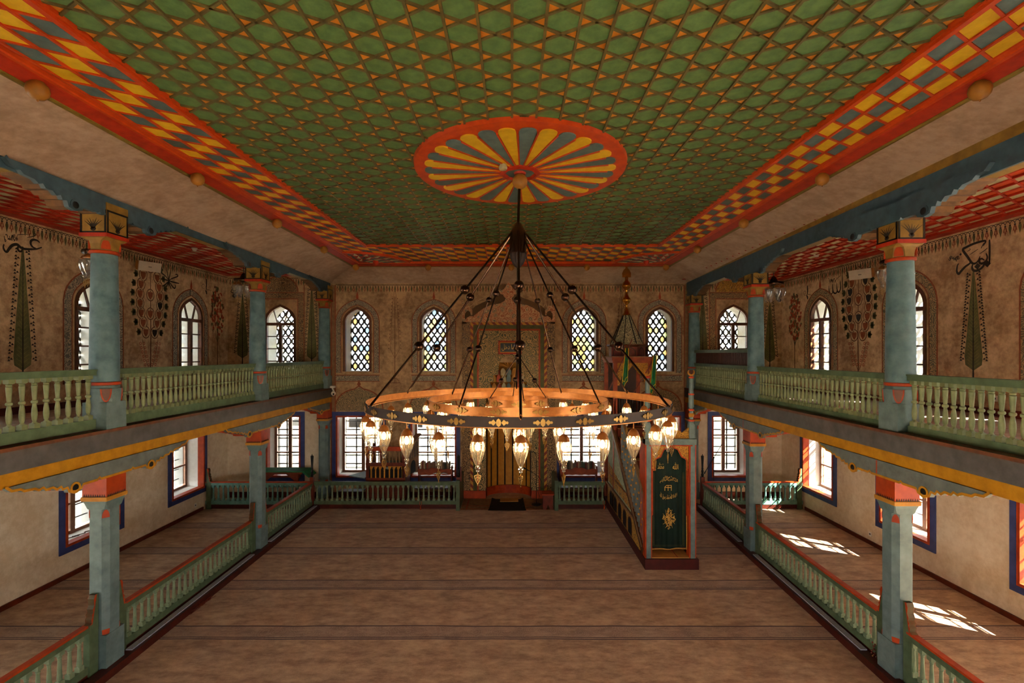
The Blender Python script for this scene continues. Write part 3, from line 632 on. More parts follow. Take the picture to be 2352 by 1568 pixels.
newel(D.objects['low_fence'], GL+.02, 7.7, -1); newel(D.objects['low_fence.003'], XC(7.45)-.02, 7.46, -1)
newel(fb1, XL+.08, 16.1, 1, 'x'); newel(fb4, XR-.08, 16.1, -1, 'x')
FIN = [(.05,0),(.05,.92),(.055,.93),(.055,1.08),(.035,1.1),(.05,1.13),(.05,1.17),(.03,1.2),(.045,1.24),(.04,1.3),(.028,1.33),(.04,1.36),(.03,1.38),(.034,1.5),(.05,1.74),(.05,1.78),(.012,1.8),(.012,1.84)]
for t, x in ((fl3, GL), (fb2, -1.8), (fr3, XC(16.1)-.02)):
    ob('turned_finial', MB().lathe([q for q in FIN if q[1] > 1.05], (x, 16.1, 0), 12), M['black'], t, smooth=40); ob('corner_post', MB().box(x-.06, x+.06, 16.04, 16.16, 0, 1.08), M['redwood'], t)
ob('side_bracket', MB().prism([(0, .92), (.22, .92), (.2, 1.1), (.1, 1.25), (.08, 1.4), (0, 1.42)], lambda u, v, w: (-1.8+w, 16.1+u, v), .06, .1), M['redwood'], fb2)

# ------------------------------------------------------------------ windows
WN = [0]
def win(): WN[0] += 1; return 'window_%d' % WN[0]
quat = []
for k in range(32):
    a = 2*pi*k/32; r = .056+.036*abs(cos(2*a))**1.2; quat.append((r*cos(a), r*sin(a)*1.08))
hexp = []
for k in range(32):
    a = 2*pi*k/32; r = 1/(abs(cos(a))/.105+abs(sin(a))/.112); hexp.append((min(.064, max(-.064, r*cos(a))), r*sin(a)))
CX, CY = .23, .34                               # lattice: staggered rhombic cells CX wide, CY tall
def rhomb(a): c, s = abs(cos(a)), abs(sin(a)); r = 1/(c/(CX/2)+s/(CY/2)); return (r*cos(a), r*sin(a))
def local(fn): # orientation of a wall plane as mesh axes
    return fn
def grille(w, c, h, z0, z1, fn, depth, panes=True):
    """perforated plaster screen with coloured glass in the outer face of the wall"""
    g = MB(); P = []; nx = int(h/CX)+2; row = 0; z = z0
    while z < z1+.12:
        off = CX/2 if row % 2 else 0
        for i in range(-nx, nx+1):
            u = c+i*CX+off
            if abs(u-c) > h+.16: continue
            hole = quat if (row % 2 == 0) else hexp
            A = [(u+x, z+y) for x, y in hole]; B = [(u+x, z+y) for x, y in (rhomb(2*pi*k/32) for k in range(32))]
            A.append(A[0]); B.append(B[0]); n = len(A)
            vs = [fn(*p, -depth) for p in A]+[fn(*p, -depth) for p in B]+[fn(*p, -depth-.05) for p in A]
            g.add(vs, [(k, k+1, n+k+1, n+k) for k in range(n-1)]+[(2*n+k, 2*n+k+1, k+1, k) for k in range(n-1)])
            P.append((u, z, row % 2))
        row += 1; z += CY/2
    o = ob('lattice_screen', g, M['grill'], w)
    r = MB() if not panes else None; cc = [0]*7
    for u, z, k in P:
        t = random.choices(range(7), (5, 3, 2.2, 2, 1.2, 3, 1.4))[0]
        poly = [(x, y) for x, y in (quat if k == 0 else hexp)][::2]
        if panes:
            kk = (k, t, fn.__name__, w.name in BACKW)
            if kk not in PM:
                o3 = Vector(fn(0, 0, 0)); PM[kk] = mesh('coloured_pane', MB().prism([(x*1.1, y*1.1) for x, y in poly], lambda a, b, q: Vector(fn(a, b, q))-o3, 0, .008), (TINT if w.name in BACKW else TINT2)[t])
            link('coloured_pane', PM[kk], w, fn(u, z, -depth-.035))
        else: r.prism([(u+x*1.1, z+y*1.1) for x, y in poly], fn, -depth-.035, -depth-.027, t)
    if r: tag(ob('coloured_panes', r, TINT2, w), kind='stuff')
PM = {}; BACKW = ('window_1', 'window_2', 'window_3', 'window_4')
def inset(A, c, d, zc):                         # shrink an arch outline towards its inside
    o = []
    n = len(A)
    for i, (x, z) in enumerate(A):
        a = A[max(i-1, 0)]; b = A[min(i+1, n-1)]; dx, dz = b[0]-a[0], b[1]-a[1]; l = sqrt(dx*dx+dz*dz); o.append((x+dz/l*d, z-dx/l*d))
    return o
def surround(w, c, h, ar, fn, m='vine', bw=.2, bot=None, dy=0):
    A = lambda e: inset(arch(c, h, bot or ar['zb'], ar['zs'], ar['za']), c, -e, 0)
    if bot: pass
    ob('painted_band', MB().band(A(.09), A(.09+bw), fn, 0, .006), M[m], w)
    ob('painted_lines', MB().band(A(.07), A(.095), fn, 0, .009).band(A(.08+bw), A(.11+bw), fn, 0, .009), M['paint_line'], w)
    p = A(.1+bw); top = max(p, key=lambda q: q[1]); x, z = top
    ob('painted_spire', MB().prism([(x-.03, z), (x-.045, z+.07), (x, z+.3), (x+.045, z+.07), (x+.03, z)], fn, 0, .007), M['paint_red'], w)
def up_win(c, h, fn, casement=True, panes=True, ar=ARU):
    n = win(); A = lambda e: inset(arch(c, h, ar['zb'], ar['zs'], ar['za']), c, e, 0)
    w = struct(n, MB().band(A(-.01), A(.075), fn, -.1, .02), M['brown'])
    if casement:
        f = MB().prism(rect(c, h, ar['zb'], ar['zb']+.08), fn, -.1, 0); zt = ar['zs']-.16
        f.prism(rect(c, h-.02, zt-.05, zt+.05), fn, -.09, .03).prism(rect(c, .055, ar['zb'], zt), fn, -.085, .012)
        for k in range(1, 5): z = ar['zb']+(zt-ar['zb'])*k/4; f.prism(rect(c, h-.03, z-.018, z+.018), fn, -.08, -.02)
        for s in (-1, 1): f.prism([(c+s*.11-.014, zt), (c+s*.11+.014, zt), (c+s*.27+.014, ar['za']-.2), (c+s*.27-.014, ar['za']-.2)], fn, -.07, -.02)
        ob('casement_frame', f, M['brown'], w)
        for s in (-1, 1):
            for k in range(4): z = ar['zb']+(zt-ar['zb'])*k/4; ob('glass_pane', MB().prism([(c+s*.05, z+.01), (c+s*(h-.06), z+.01), (c+s*(h-.06), z+(zt-ar['zb'])/4-.01), (c+s*.05, z+(zt-ar['zb'])/4-.01)], fn, -.055, -.05), M['pane_clear'], w)
        ob('glass_pane', MB().prism([q for q in A(.06) if q[1] > zt+.03]+[(c+h-.07, zt+.03), (c-h+.07, zt+.03)], fn, -.055, -.05), M['pane_clear'], w)
        ob('window_catch', MB().prism(rect(c, .012, 5.25, 5.36), fn, .012, .04), M['iron'], w)
    grille(w, c, h, ar['zb'], ar['za'], fn, .85 if casement else .80, panes)
    return w
for c in UPB: w = up_win(c, .51, PB, False, True, ARB); surround(w, c, .51, ARB, PB, 'vine_grey', .19, 4.52); \
    ob('painted_band', MB().prism(rect(c, .79, 4.22, 4.42), PB, 0, .006), M['vine_grey'], w); ob('painted_lines', MB().prism(rect(c, .81, 4.42, 4.45), PB, 0, .008).prism(rect(c, .81, 4.2, 4.225), PB, 0, .008), M['paint_line'], w)
for c, _ in UPE:
    w = up_win(c, .56, PB)
    B = MB(); L_ = MB(); x0, x1 = c-.62, c+.62
    for a in ((x0-.23, x0-.03, 4.4, 7.42), (x1+.03, x1+.23, 4.4, 7.42), (x0-.03, x1+.03, 7.22, 7.42)): B.prism([(a[0], a[2]), (a[1], a[2]), (a[1], a[3]), (a[0], a[3])], PB, 0, .006)
    for a in ((x0-.26, x0-.23, 4.3, 7.7), (x1+.23, x1+.26, 4.3, 7.7), (x0-.26, x1+.26, 7.42, 7.45), (x0-.03, x1+.03, 7.19, 7.22), (x0-.03, x0, 4.3, 7.2), (x1, x1+.03, 4.3, 7.2)): L_.prism([(a[0], a[2]), (a[1], a[2]), (a[1], a[3]), (a[0], a[3])], PB, 0, .008)
    Q = [(c+.62*cos(pi-pi*k/16), 7.46+.56*sin(pi*k/16)) for k in range(17)]; Q2 = [(c+.66*cos(pi-pi*k/16), 7.46+.6*sin(pi*k/16)) for k in range(17)]
    L_.band(Q, Q2, PB, 0, .008); L_.prism([(c-.03, 8.02), (c-.05, 8.07), (c, 8.2), (c+.05, 8.07), (c+.03, 8.02)], PB, 0, .007)
    ob('painted_band', B, M['vine_brown'], w); ob('painted_lines', L_, M['paint_line'], w); ob('painted_lunette', MB().prism(Q, PB, 0, .005), M['floral'] if c > 0 else M['vine_brown'], w)
for i, c in enumerate(UPL[2:]): surround(up_win(c, .55, PL, panes=False), c, .55, ARU, PL, 'vine_grey', .2)
for i, c in enumerate(UPR[2:]): surround(up_win(c, .52, PR, panes=False), c, .52, ARU, PR, 'vine', .2)
def low_win(c, h, fn, dp=.52, frosted=False):
    n = win(); z0, z1 = sill, head; b = MB()
    for e0, e1, w0 in ((.045, .19, .03),): b.band([(c-h-e1, z0-e1), (c-h-e1, z1+e1), (c+h+e1, z1+e1), (c+h+e1, z0-e1), (c-h-e1, z0-e1)], [(c-h-e0, z0-e0), (c-h-e0, z1+e0), (c+h+e0, z1+e0), (c+h+e0, z0-e0), (c-h-e0, z0-e0)], fn, 0, w0)
    w = struct(n, b, M['blueframe'])
    rr = lambda e: [(c-h+e, z0+e), (c-h+e, z1-e), (c+h-e, z1-e), (c+h-e, z0+e), (c-h+e, z0+e)]
    ob('red_lining', MB().band(rr(-.05), rr(0), fn, -.03, .04).band(rr(-.005), rr(.012), fn, -.16, .04), M['capred'], w)
    f = MB().band(rr(0), rr(.085), fn, -dp-.09, -dp); f.prism(rect(c, .06, z0, z1), fn, -dp-.08, -dp+.015)
    H = (z1-z0-.2)/3
    for k in (1, 2): f.prism(rect(c, h-.05, z0+.1+H*k-.024, z0+.1+H*k+.024), fn, -dp-.07, -dp)
    ob('sash_frame', f, M['sashwood'], w)
    for s in (-1, 1):
        for k in range(3):
            a, b2 = sorted((c+s*.07, c+s*(h-.1))); ob('glass_pane', MB().prism([(a, z0+.1+H*k+.03), (b2, z0+.1+H*k+.03), (b2, z0+.1+H*(k+1)-.03), (a, z0+.1+H*(k+1)-.03)], fn, -dp-.045, -dp-.04), M['pane_back' if fn is PB else 'pane'], w)
    g = MB(); zs = [z0+.1+(z1-z0-.2)*(k+.5)/6 for k in range(6)]; us = [c+s*(h-.1)/2*q for s in (-1, 1) for q in (1.03,)]
    for u in us: g.prism(rect(u, .022 if fn is PB else .015, z0, z1), fn, -dp-.3, -dp-.28)
    for z in zs: g.prism(rect(c, h, z-(.02 if fn is PB else .013), z+(.02 if fn is PB else .013)), fn, -dp-.3, -dp-.28)
    for u in us:
        for z in zs: g.ball(fn(u, z, -dp-.29), .045, 6, 4)
    ob('iron_grating', g, M['iron'], w)
    ob('outer_ledge', MB().prism(rect(c, h, z0-.05, z0+.01), fn, -TH, -.02), M['reveal'], w)
    return w
for c in LOL[2:]: low_win(c, .72, PL)
for c in LOR[2:]: low_win(c, .72, PR)
for c, h in LOB: low_win(c, h, PB)

# ------------------------------------------------------------------ outside
struct('ground', MB().box(-60, 60, -50, 70, -1.0, -.6), M['ground'])
def house(name, label, x0, x1, y0, y1, h, fx):
    t = thing(name, label, 'building', ((x0+x1)/2, (y0+y1)/2, -.6)); ob('wall', MB().box(x0, x1, y0, y1, -.6, h), M['facade'], t)
    xm = (y0+y1)/2; ob('roof', MB().prism([(y0-.4, h), (xm, h+1.3), (y1+.4, h)], lambda u, v, w: (w, u, v), x0-.4, x1+.4), M['rooftile'], t)
    for k in range(5):
        x = x0+(k+.5)*(x1-x0)/5; ob('window', MB().box(x-.5, x+.5, y0-.05, y0+.05, h-2.2, h-.6), M['charcoal'], t)
house('neighbour_house', 'pale house seen through the far left windows', -16, -4, 38, 46, 1.4, 0); house('neighbour_house', 'pale house with tiled roof seen through the far right windows', 8, 22, 38, 46, 1.4, 0)

# ------------------------------------------------------------------ painted decoration on the walls
def tassels(parent, fn, u0, u1, z, step=.092):
    b = MB(); n = int((u1-u0)/step)
    for k in range(n):
        u = u0+(k+.5)*step; A = [(u+step*cos(pi*j/8), z-.09+.075*sin(pi*j/8)) for j in range(9)]; b.strip(A, .012, fn, .004, 0)
        if k % 2: b.prism([(u, z-.11), (u-.026, z-.14), (u-.028, z-.18), (u, z-.3), (u+.028, z-.18), (u+.026, z-.14)], fn, 0, .004, 1)
        else:
            b.prism([(u, z-.11), (u-.026, z-.15), (u-.04, z-.23), (u-.018, z-.22), (u, z-.3), (u+.018, z-.22), (u+.04, z-.23), (u+.026, z-.15)], fn, 0, .004, 2); b.prism([(u, z-.15), (u-.012, z-.19), (u, z-.23), (u+.012, z-.19)], fn, 0, .006, 3)
        b.prism(rect(u, .016, z-.125, z-.095), fn, 0, .005, 0)
    ob('painted_tassel_border', b, [M['paint_dark'], M['paint_green'], M['paint_line'], M['paint_cream']], parent)
tassels(wl, PL, 4.5, YB, 8.0); tassels(wr, PR, 4.5, YB, 7.84); tassels(wb, PB, XL+.05, -6.8, 7.98); tassels(wb, PB, 6.6, XR-.05, 7.82); tassels(wb, PB, -6.4, 6.25, 7.74, .1)
def cypress(parent, fn, u, z0, z1, hw, stem=.5, rows=16, hearts=True):
    b = MB(); P = [(u, z0+stem), (u+hw*.9, z0+stem+.12), (u+hw, z0+stem+.3), (u+hw*.72, z0+(z1-z0)*.5), (u+hw*.35, z0+(z1-z0)*.8), (u+.015, z1), (u-.015, z1), (u-hw*.35, z0+(z1-z0)*.8), (u-hw*.72, z0+(z1-z0)*.5), (u-hw, z0+stem+.3), (u-hw*.9, z0+stem+.12)]
    b.prism(P, fn, 0, .003, 0); b.strip([(u, z0), (u, z0+stem+.1), (u, z1-.2)], [.045, .035, .012], fn, .006, 1)
    for k in range(26):
        z = z0+stem+.12+(z1-z0-stem-.3)*k/26; t = (z-z0-stem)/(z1-z0-stem); w = hw*(1-t)*.95
        for s in (-1, 1): b.strip([(u, z-.05), (u+s*w*.8, z+.05)], .012, fn, .005, 2)
    for k in range(rows):
        z = z0+stem+.25+(z1-z0-stem-.2)*k/rows; t = (z-z0-stem)/(z1-z0-stem); w = hw*(1-t*.9)+.055
        for s in (-1, 1):
            for dx, dz in ((0, 0), (.05, .03), (.05, -.03)): b.prism([(u+s*(w+dx), z+dz+.028), (u+s*(w+dx)+.03, z+dz-.016), (u+s*(w+dx)-.03, z+dz-.016)], fn, 0, .004, 1)
    ob('painted_cypress', b, [M['paint_green'], M['paint_dark'], mat('leafline', '#6d6636', '#5a5430', 9, .8)], parent)
u, zt = lp(52, 566); cypress(wl, PL, u, 4.35, zt, .19)
u, zt = rp(2236, 622); cypress(wr, PR, u, 4.35, zt, .2)
u, zt = bp(557, 675); cypress(wb, PB, u, 4.7, zt, .2, .35); u, zt = bp(716, 660); cypress(wb, PB, u, 4.6, zt, .18, .4, 18)
u, zt = bp(1614, 670); cypress(wb, PB, u, 4.4, zt, .2, .3, 18); u, zt = bp(1768, 690); cypress(wb, PB, u, 4.5, zt, .2, .4)
def thin_cypress(u, z0, z1):
    b = MB()
    for s in (-1, 1): b.strip([(u, z0+.9), (u+s*.16, z0+1.2), (u+s*.1, z1-.7), (u+s*.02, z1)], .012, PB, .004)
    b.strip([(u, z0), (u, z1-.2)], .02, PB, .004); b.strip([(u-.2, z0), (u+.2, z0)], .02, PB, .004); b.strip([(u+.16*cos(pi*k/8), z0+.16*sin(pi*k/8)) for k in range(9)], .015, PB, .004)
    for k in range(15):
        z = z0+1.25+k*(z1-z0-1.4)/15
        for s in (-1, 1): b.ball(PB(u+s*(.22-.009*k), z, .002), .02, 6, 4)
    ob('painted_slim_cypress', b, M['paint_brown'], wb)
thin_cypress(bp(907, 0)[0], bp(0, 879)[1], bp(0, 668)[1]); thin_cypress(bp(1428, 0)[0], bp(0, 879)[1], bp(0, 668)[1])
def vine_tree(parent, fn, u, z0, z1, hw, seed):
    rnd = random.Random(seed); b = MB(); zc = z0+(z1-z0)*.42
    b.strip([(u, z0), (u+.02, zc), (u, z1-.3)], [.05, .04, .02], fn, .004, 0)
    nrow = 8
    for r in range(nrow):
        t = r/(nrow-1); z = zc+.05+(z1-zc)*.92*t; w = hw*(.3+.7*sin(pi*(.06+.88*t))); m = (2, 2, 3, 2, 3, 2, 2, 1)[r]
        for k in range(m):
            x = u+((k-(m-1)/2)/(max(1, (m-1))/2)*w*.62 if m > 1 else 0); R = .165
            A = [(x+R*.85*cos(2*pi*j/14), z+R*sin(2*pi*j/14)) for j in range(15)]; b.strip(A, .03, fn, .005, 0); b.strip([(p[0]*.85+x*.15, p[1]*.85+z*.15) for p in A], .022, fn, .006, 3)
            q = rnd.choice((1, 1, 4)); b.prism([(x-.1, z+.085), (x+.1, z+.085), (x+.075, z-.04), (x, z-.13), (x-.075, z-.04)], fn, 0, .006, q)
        for s in (-1, 1):
            x = u+s*(w*.62+.22)
            for a in range(3): an = radians(90-s*90+(-50+50*a)); b.prism([(x+.13*cos(an), z+.13*sin(an)), (x+.08*cos(an+.9), z+.08*sin(an+.9)), (x-s*.04, z), (x+.08*cos(an-.9), z+.08*sin(an-.9))], fn, 0, .005, 2)
    for s in (-1, 1):                           # the two small sprays beside the stem
        b.strip(smoothpts([(u+s*.02, z0+.45), (u+s*.15, z0+.7), (u+s*.3, zc-.15)]), .016, fn, .004, 0)
        for k in range(6):
            for e in (-.06, .07): x = u+s*(.12+.035*k+e); z = z0+.6+.12*k; b.strip([(x+.035*cos(2*pi*j/8), z+.035*sin(2*pi*j/8)) for j in range(9)], .018, fn, .005, 5)
    ob('painted_vine', b, [M['paint_brown'], M['paint_line'], M['paint_green'], M['paint_cream'], M['paint_dark'], M['paint_red']], parent)
u, zt = lp(345, 604); vine_tree(wl, PL, u, 4.3, zt, .62, 1); u, zt = rp(1972, 618); vine_tree(wr, PR, u, 4.3, zt, .62, 2)
def bloom_tree(parent, fn, u, z0, z1, hw, seed):
    rnd = random.Random(seed); b = MB(); zc = z0+(z1-z0)*.46; b.strip([(u, z0), (u+.02, zc+.3)], [.05, .04], fn, .004, 0)
    for k in range(210):
        a = rnd.random()*2*pi; r = sqrt(rnd.random()); z = (zc+z1)/2+(z1-zc)/2*r*sin(a); x = u+hw*r*cos(a)*(1-.25*(z-zc)/(z1-zc))
        b.prism([(x-.045, z+.04), (x+.045, z+.04), (x+.04, z-.025), (x, z-.07), (x-.04, z-.025)], fn, 0, .004+.003*rnd.random(), rnd.choice((1, 1, 2, 0, 3)))
    for k in range(5): a = radians(60+15*k); b.strip([(u, zc-.2), (u+.3*cos(a), zc+.15*sin(a))], [.03, .008], fn, .004, 2)
    ob('painted_bloom', b, [M['paint_brown'], M['paint_red'], M['paint_green'], M['paint_cream']], parent)
u, zt = lp(499, 655); bloom_tree(wl, PL, u, 4.3, zt, .42, 3); u, zt = rp(1826, 672); bloom_tree(wr, PR, u, 4.3, zt, .4, 4)
def calli(name, parent, fn, conv, zx, zy, sc, strokes, m, dots=(), scrib=()):
    b = MB()
    for st in strokes:
        w = st[0]; P = smoothpts([conv(zx+x/sc, zy+y/sc) for x, y in st[1:]], 5); n = len(P)
        b.strip(P, [.5*w*(.35+.65*sin(pi*min(1, (k+2)/(n+2)))) for k in range(n)], fn, .004)
    for x, y, r in dots:
        c = conv(zx+x/sc, zy+y/sc); b.prism([(c[0]-r, c[1]), (c[0], c[1]+r), (c[0]+r, c[1]), (c[0], c[1]-r)], fn, 0, .004)
    for x0, x1, y0, y1 in scrib:
        rnd = random.Random(int(x0+y0))
        for k in range(9):
            xx = x0+(x1-x0)*k/9; P = [conv(zx+(xx+rnd.uniform(-8, 14))/sc, zy+(y0+(y1-y0)*rnd.random())/sc) for _ in range(4)]; b.strip(smoothpts(P, 4), .014, fn, .004)
    ob(name, b, M[m], parent)
calli('painted_calligraphy', wl, PL, lp, 0, 480, 4.125, [(.10,(375,318),(350,297),(315,290),(292,303),(290,332),(310,360),(340,372)), (.12,(395,362),(345,378),(280,380),(225,376),(190,360),(165,338),(140,335),(110,347),(85,375),(62,405),(40,390),(30,360),(36,332)),
    (.09,(178,345),(166,372),(180,398),(202,398),(208,376)), (.03,(158,246),(200,240),(276,240)), (.04,(255,270),(295,262),(330,252),(332,232),(318,230),(318,246))], 'paint_dark', scrib=[(45, 170, 236, 312)])
calli('painted_calligraphy', wr, PR, rp, 2080, 480, 3.92, [(.09,(757,275),(758,380),(757,500)), (.11,(700,330),(722,295),(705,286),(620,310),(545,345),(518,368),(560,430),(600,485),(630,488),(655,465),(672,425)), (.04,(680,355),(700,318),(712,300)), (.035,(740,350),(705,378),(668,402)), (.03,(655,360),(610,390),(578,412)),
    (.1,(726,398),(738,435),(722,470),(690,490),(668,482),(668,455),(690,447),(712,462)), (.11,(715,470),(700,515),(655,550),(615,553),(600,525),(606,500)), (.11,(578,465),(582,487),(540,518),(500,560),(480,583),(463,560),(468,510),(480,490)), (.03,(556,380),(575,372),(585,362),(575,356))], 'paint_dark', dots=[(737, 493, .07), (648, 515, .07), (496, 408, .03)], scrib=[(390, 485, 420, 468)])
calli('painted_calligraphy', wr, PR, rp, 1800, 560, 5.227, [(.07,(705,365),(708,470),(707,582)), (.1,(682,450),(684,530),(668,575),(650,572),(641,530),(640,470)), (.1,(643,520),(640,575),(620,593),(598,578),(590,530),(588,480)), (.08,(590,520),(588,580),(572,602),(552,580),(545,540),(544,500)), (.03,(640,420),(665,395),(690,378))], 'paint_dark', scrib=[(545, 640, 402, 468)])
calli('painted_calligraphy', wl, PL, lp, 280, 560, 5.4, [(.07,(580,450),(568,390),(555,320)), (.07,(580,450),(592,390),(606,325)), (.08,(580,450),(540,400),(490,360),(470,345),(480,335),(498,345),(492,362)), (.08,(580,450),(630,425),(685,405),(690,390),(672,375),(660,385)), (.08,(580,455),(520,440),(455,430)), (.09,(580,455),(640,475),(710,490)),
    (.09,(580,460),(540,500),(505,522),(490,510),(492,480)), (.09,(580,460),(620,520),(650,550),(662,530),(655,500)), (.08,(580,460),(560,510),(545,550)), (.08,(580,460),(590,510),(610,560)), (.07,(580,460),(578,500),(575,530))], 'paint_dark')
for par, fn, cv, zx, zy, sc, pts in ((wl, PL, lp, 280, 560, 5.4, (1010, 520, 1045, 600)), (wr, PR, rp, 1800, 560, 5.227, (258, 585, 285, 640))):
    x, y, x2, y2 = pts; k = .9
    calli('painted_emblem', par, fn, cv, zx, zy, sc, [(.03, *[(x+(34-3*j)*k*cos(j*.8), y+(40-3*j)*k*sin(j*.8)) for j in range(11)]), (.12,(x2,y-85),(x2+3,y-30),(x2,y2-30)), (.14,(x2-8,y2-25),(x2+2,y2),(x2+4,y2+25)), (.03,(x2,y2-40),(x2+30,y2-30),(x2+55,y2-25))], 'paint_dark')
for zx, zy, sc, x, y in ((520, 600, 6.032, 110, 400), (1580, 580, 5.6, 1175, 540)):
    k = 1 if x < 500 else .9
    calli('painted_emblem', wb, PB, bp, zx, zy, sc, [(.07,(x-40*k,y-50*k),(x-25*k,y-20*k),(x-45*k,y+20*k),(x,y+40*k),(x+45*k,y+20*k),(x+25*k,y-20*k),(x+40*k,y-50*k)), (.05,(x-30*k,y-10*k),(x,y+10*k),(x+30*k,y-10*k)), (.16,(x-25*k,y+70*k),(x,y+90*k),(x+25*k,y+70*k)), (.1,(x-20*k,y+60*k),(x+20*k,y+60*k))], 'paint_dark')
calli('painted_calligraphy', wb, PB, bp, 1040, 640, 6.03, [(.05,(215,385),(255,380),(300,330),(360,300),(420,268),(445,258),(440,240),(410,245)), (.05,(320,330),(400,318),(460,315)), (.05,(310,300),(330,350),(345,400),(360,395)), (.04,(300,340),(260,370),(225,382)), (.03,(290,215),(280,195)), (.02,(340,235),(360,215)), (.02,(405,225),(420,190))], 'paint_cream')
calli('painted_calligraphy', wb, PB, bp, 1040, 640, 6.03, [(.04,(1368,250),(1366,320),(1368,385)), (.04,(1330,270),(1332,350),(1312,388),(1295,365),(1292,320)), (.05,(1275,265),(1278,340),(1255,388),(1225,378),(1212,350)), (.04,(1210,330),(1190,370),(1165,380))], 'paint_cream')
# bands beside the niche wall corners, lunettes above the lower windows
ob('painted_border', MB().prism([(-6.58, 0), (-6.4, 0), (-6.4, 7.7), (-6.58, 7.7)], PB, 0, .006).prism([(6.24, 0), (6.42, 0), (6.42, 7.7), (6.24, 7.7)], PB, 0, .006), M['paint_line'], wb)
ob('painted_border', MB().prism([(-6.54, 0), (-6.44, 0), (-6.44, 7.7), (-6.54, 7.7)], PB, 0, .009).prism([(6.28, 0), (6.38, 0), (6.38, 7.7), (6.28, 7.7)], PB, 0, .009), M['treadbrown'], wb)
for c, h in LOB[1:5]:
    Q = [(c+.85*cos(pi-pi*k/16), 3.14+.78*sin(pi*k/16)**.8) for k in range(17)]; Q[8] = (c, 4.02); Q2 = [(c+(x-c)*1.05, 3.14+(z-3.14)*1.06) for x, z in Q]
    ob('painted_lunette', MB().prism(Q, PB, 0, .005), M['vine'], wb); ob('painted_lines', MB().band(Q, Q2, PB, 0, .007).prism([(c-.03, 4.05), (c-.07, 4.1), (c, 4.27), (c+.07, 4.1), (c+.03, 4.05)], PB, 0, .007), M['paint_line'], wb)

# ------------------------------------------------------------------ prayer niche
NX = -.12
def PN(u, v, w=0): return (NX+u, YB-w, v)
t = thing('prayer_niche', 'tall painted prayer niche panel with crested top in the centre of the far wall', 'niche', (NX, YB, 0))
def mz(y): return CZ-(y-813)/1100*17.3
hole = [(-.82, 0), (-.82, 3.9), (-.66, 3.9), (-.66, 4.2), (-.55, 4.2), (-.55, 4.45), (-.38, 4.45), (-.36, 4.75)]
hole += [(.36*cos(pi-pi*k/8), 4.78+.36*sin(pi*k/8)) for k in range(1, 8)]+[(-x, z) for x, z in hole[::-1]]
def bh(name, outer, mt, w0, w1):               # panel with the niche opening: two halves
    b = MB(); half = [p for p in hole if p[0] <= .001]; half.append((0, 5.14))
    L_ = [(-outer, 0)]+[(-outer, 6.05), (0, 6.05)]+half[::-1]
    b.prism(L_, PN, w0, w1); b.prism([(-x, z) for x, z in L_], PN, w0, w1); ob(name, b, mt, t)
bh('carved_field', 1.08, M['niche_vine'], -.05, .1)
for nm, x0, x1, m in (('red_band', 1.08, 1.14, 'capred'), ('green_band', 1.14, 1.28, 'paint_green'), ('rope_band', 1.28, 1.38, None)):
    for s in (-1, 1):
        a, b_2 = sorted((s*x0, s*x1)); ob(nm, MB().prism([(a, .28), (b_2, .28), (b_2, 6.05+x1-1.08), (a, 6.05+x1-1.08)], PN, 0, .12), M[m] if m else M['rope' if s < 0 else 'rope2'], t)
    ob(nm, MB().prism([(-x0, 6.05+x0-1.08), (x0, 6.05+x0-1.08), (x0, 6.05+x1-1.08), (-x0, 6.05+x1-1.08)], PN, 0, .12), M[m] if m else M['rope'], t)
for s in (-1, 1):
    a, b_2 = sorted((s*1.38, s*1.68)); ob('vine_pilaster', MB().prism([(a, .28), (b_2, .28), (b_2, 6.36), (a, 6.36)], PN, 0, .1), M['vine_brown'], t)
    ob('scroll_horn', MB().prism([(s*1.68, 6.3), (s*1.68, 7.25), (s*1.6, 6.95), (s*1.45, 6.95), (s*1.32, 6.8), (s*1.32, 6.62), (s*1.36, 6.6), (s*1.4, 6.74), (s*1.5, 6.78), (s*1.58, 6.68), (s*1.6, 6.55), (s*1.54, 6.4), (s*1.5, 6.3)], PN, 0, .1), M['crest'], t)
    a, b_2 = sorted((s*.82, s*1.75)); ob('orange_base', MB().prism([(a, 0), (b_2, 0), (b_2, .28), (a, .28)], PN, 0, .16), M['capred'], t)
CR = [(1.55, 6.36), (1.52, 6.5), (1.4, 6.58), (1.28, 6.56), (1.12, 6.7), (.9, 6.86), (.66, 6.97), (.3, 7.03), (.15, 7.12), (.1, 7.22), (.18, 7.3), (.2, 7.36), (.3, 7.38), (.36, 7.5), (.34, 7.56), (.24, 7.5), (.16, 7.56), (.1, 7.66), (0.05, 7.74)]
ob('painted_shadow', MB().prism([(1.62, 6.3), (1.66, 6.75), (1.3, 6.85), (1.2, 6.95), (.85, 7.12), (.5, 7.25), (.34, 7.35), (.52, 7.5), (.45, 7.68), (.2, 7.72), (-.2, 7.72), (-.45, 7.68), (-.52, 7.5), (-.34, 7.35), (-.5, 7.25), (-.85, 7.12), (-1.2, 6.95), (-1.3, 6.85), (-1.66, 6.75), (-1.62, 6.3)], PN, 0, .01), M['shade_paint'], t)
ob('crest', MB().prism(CR+[(0, 7.8)]+[(-x, z) for x, z in CR[::-1]], PN, 0, .11), M['crest'], t)
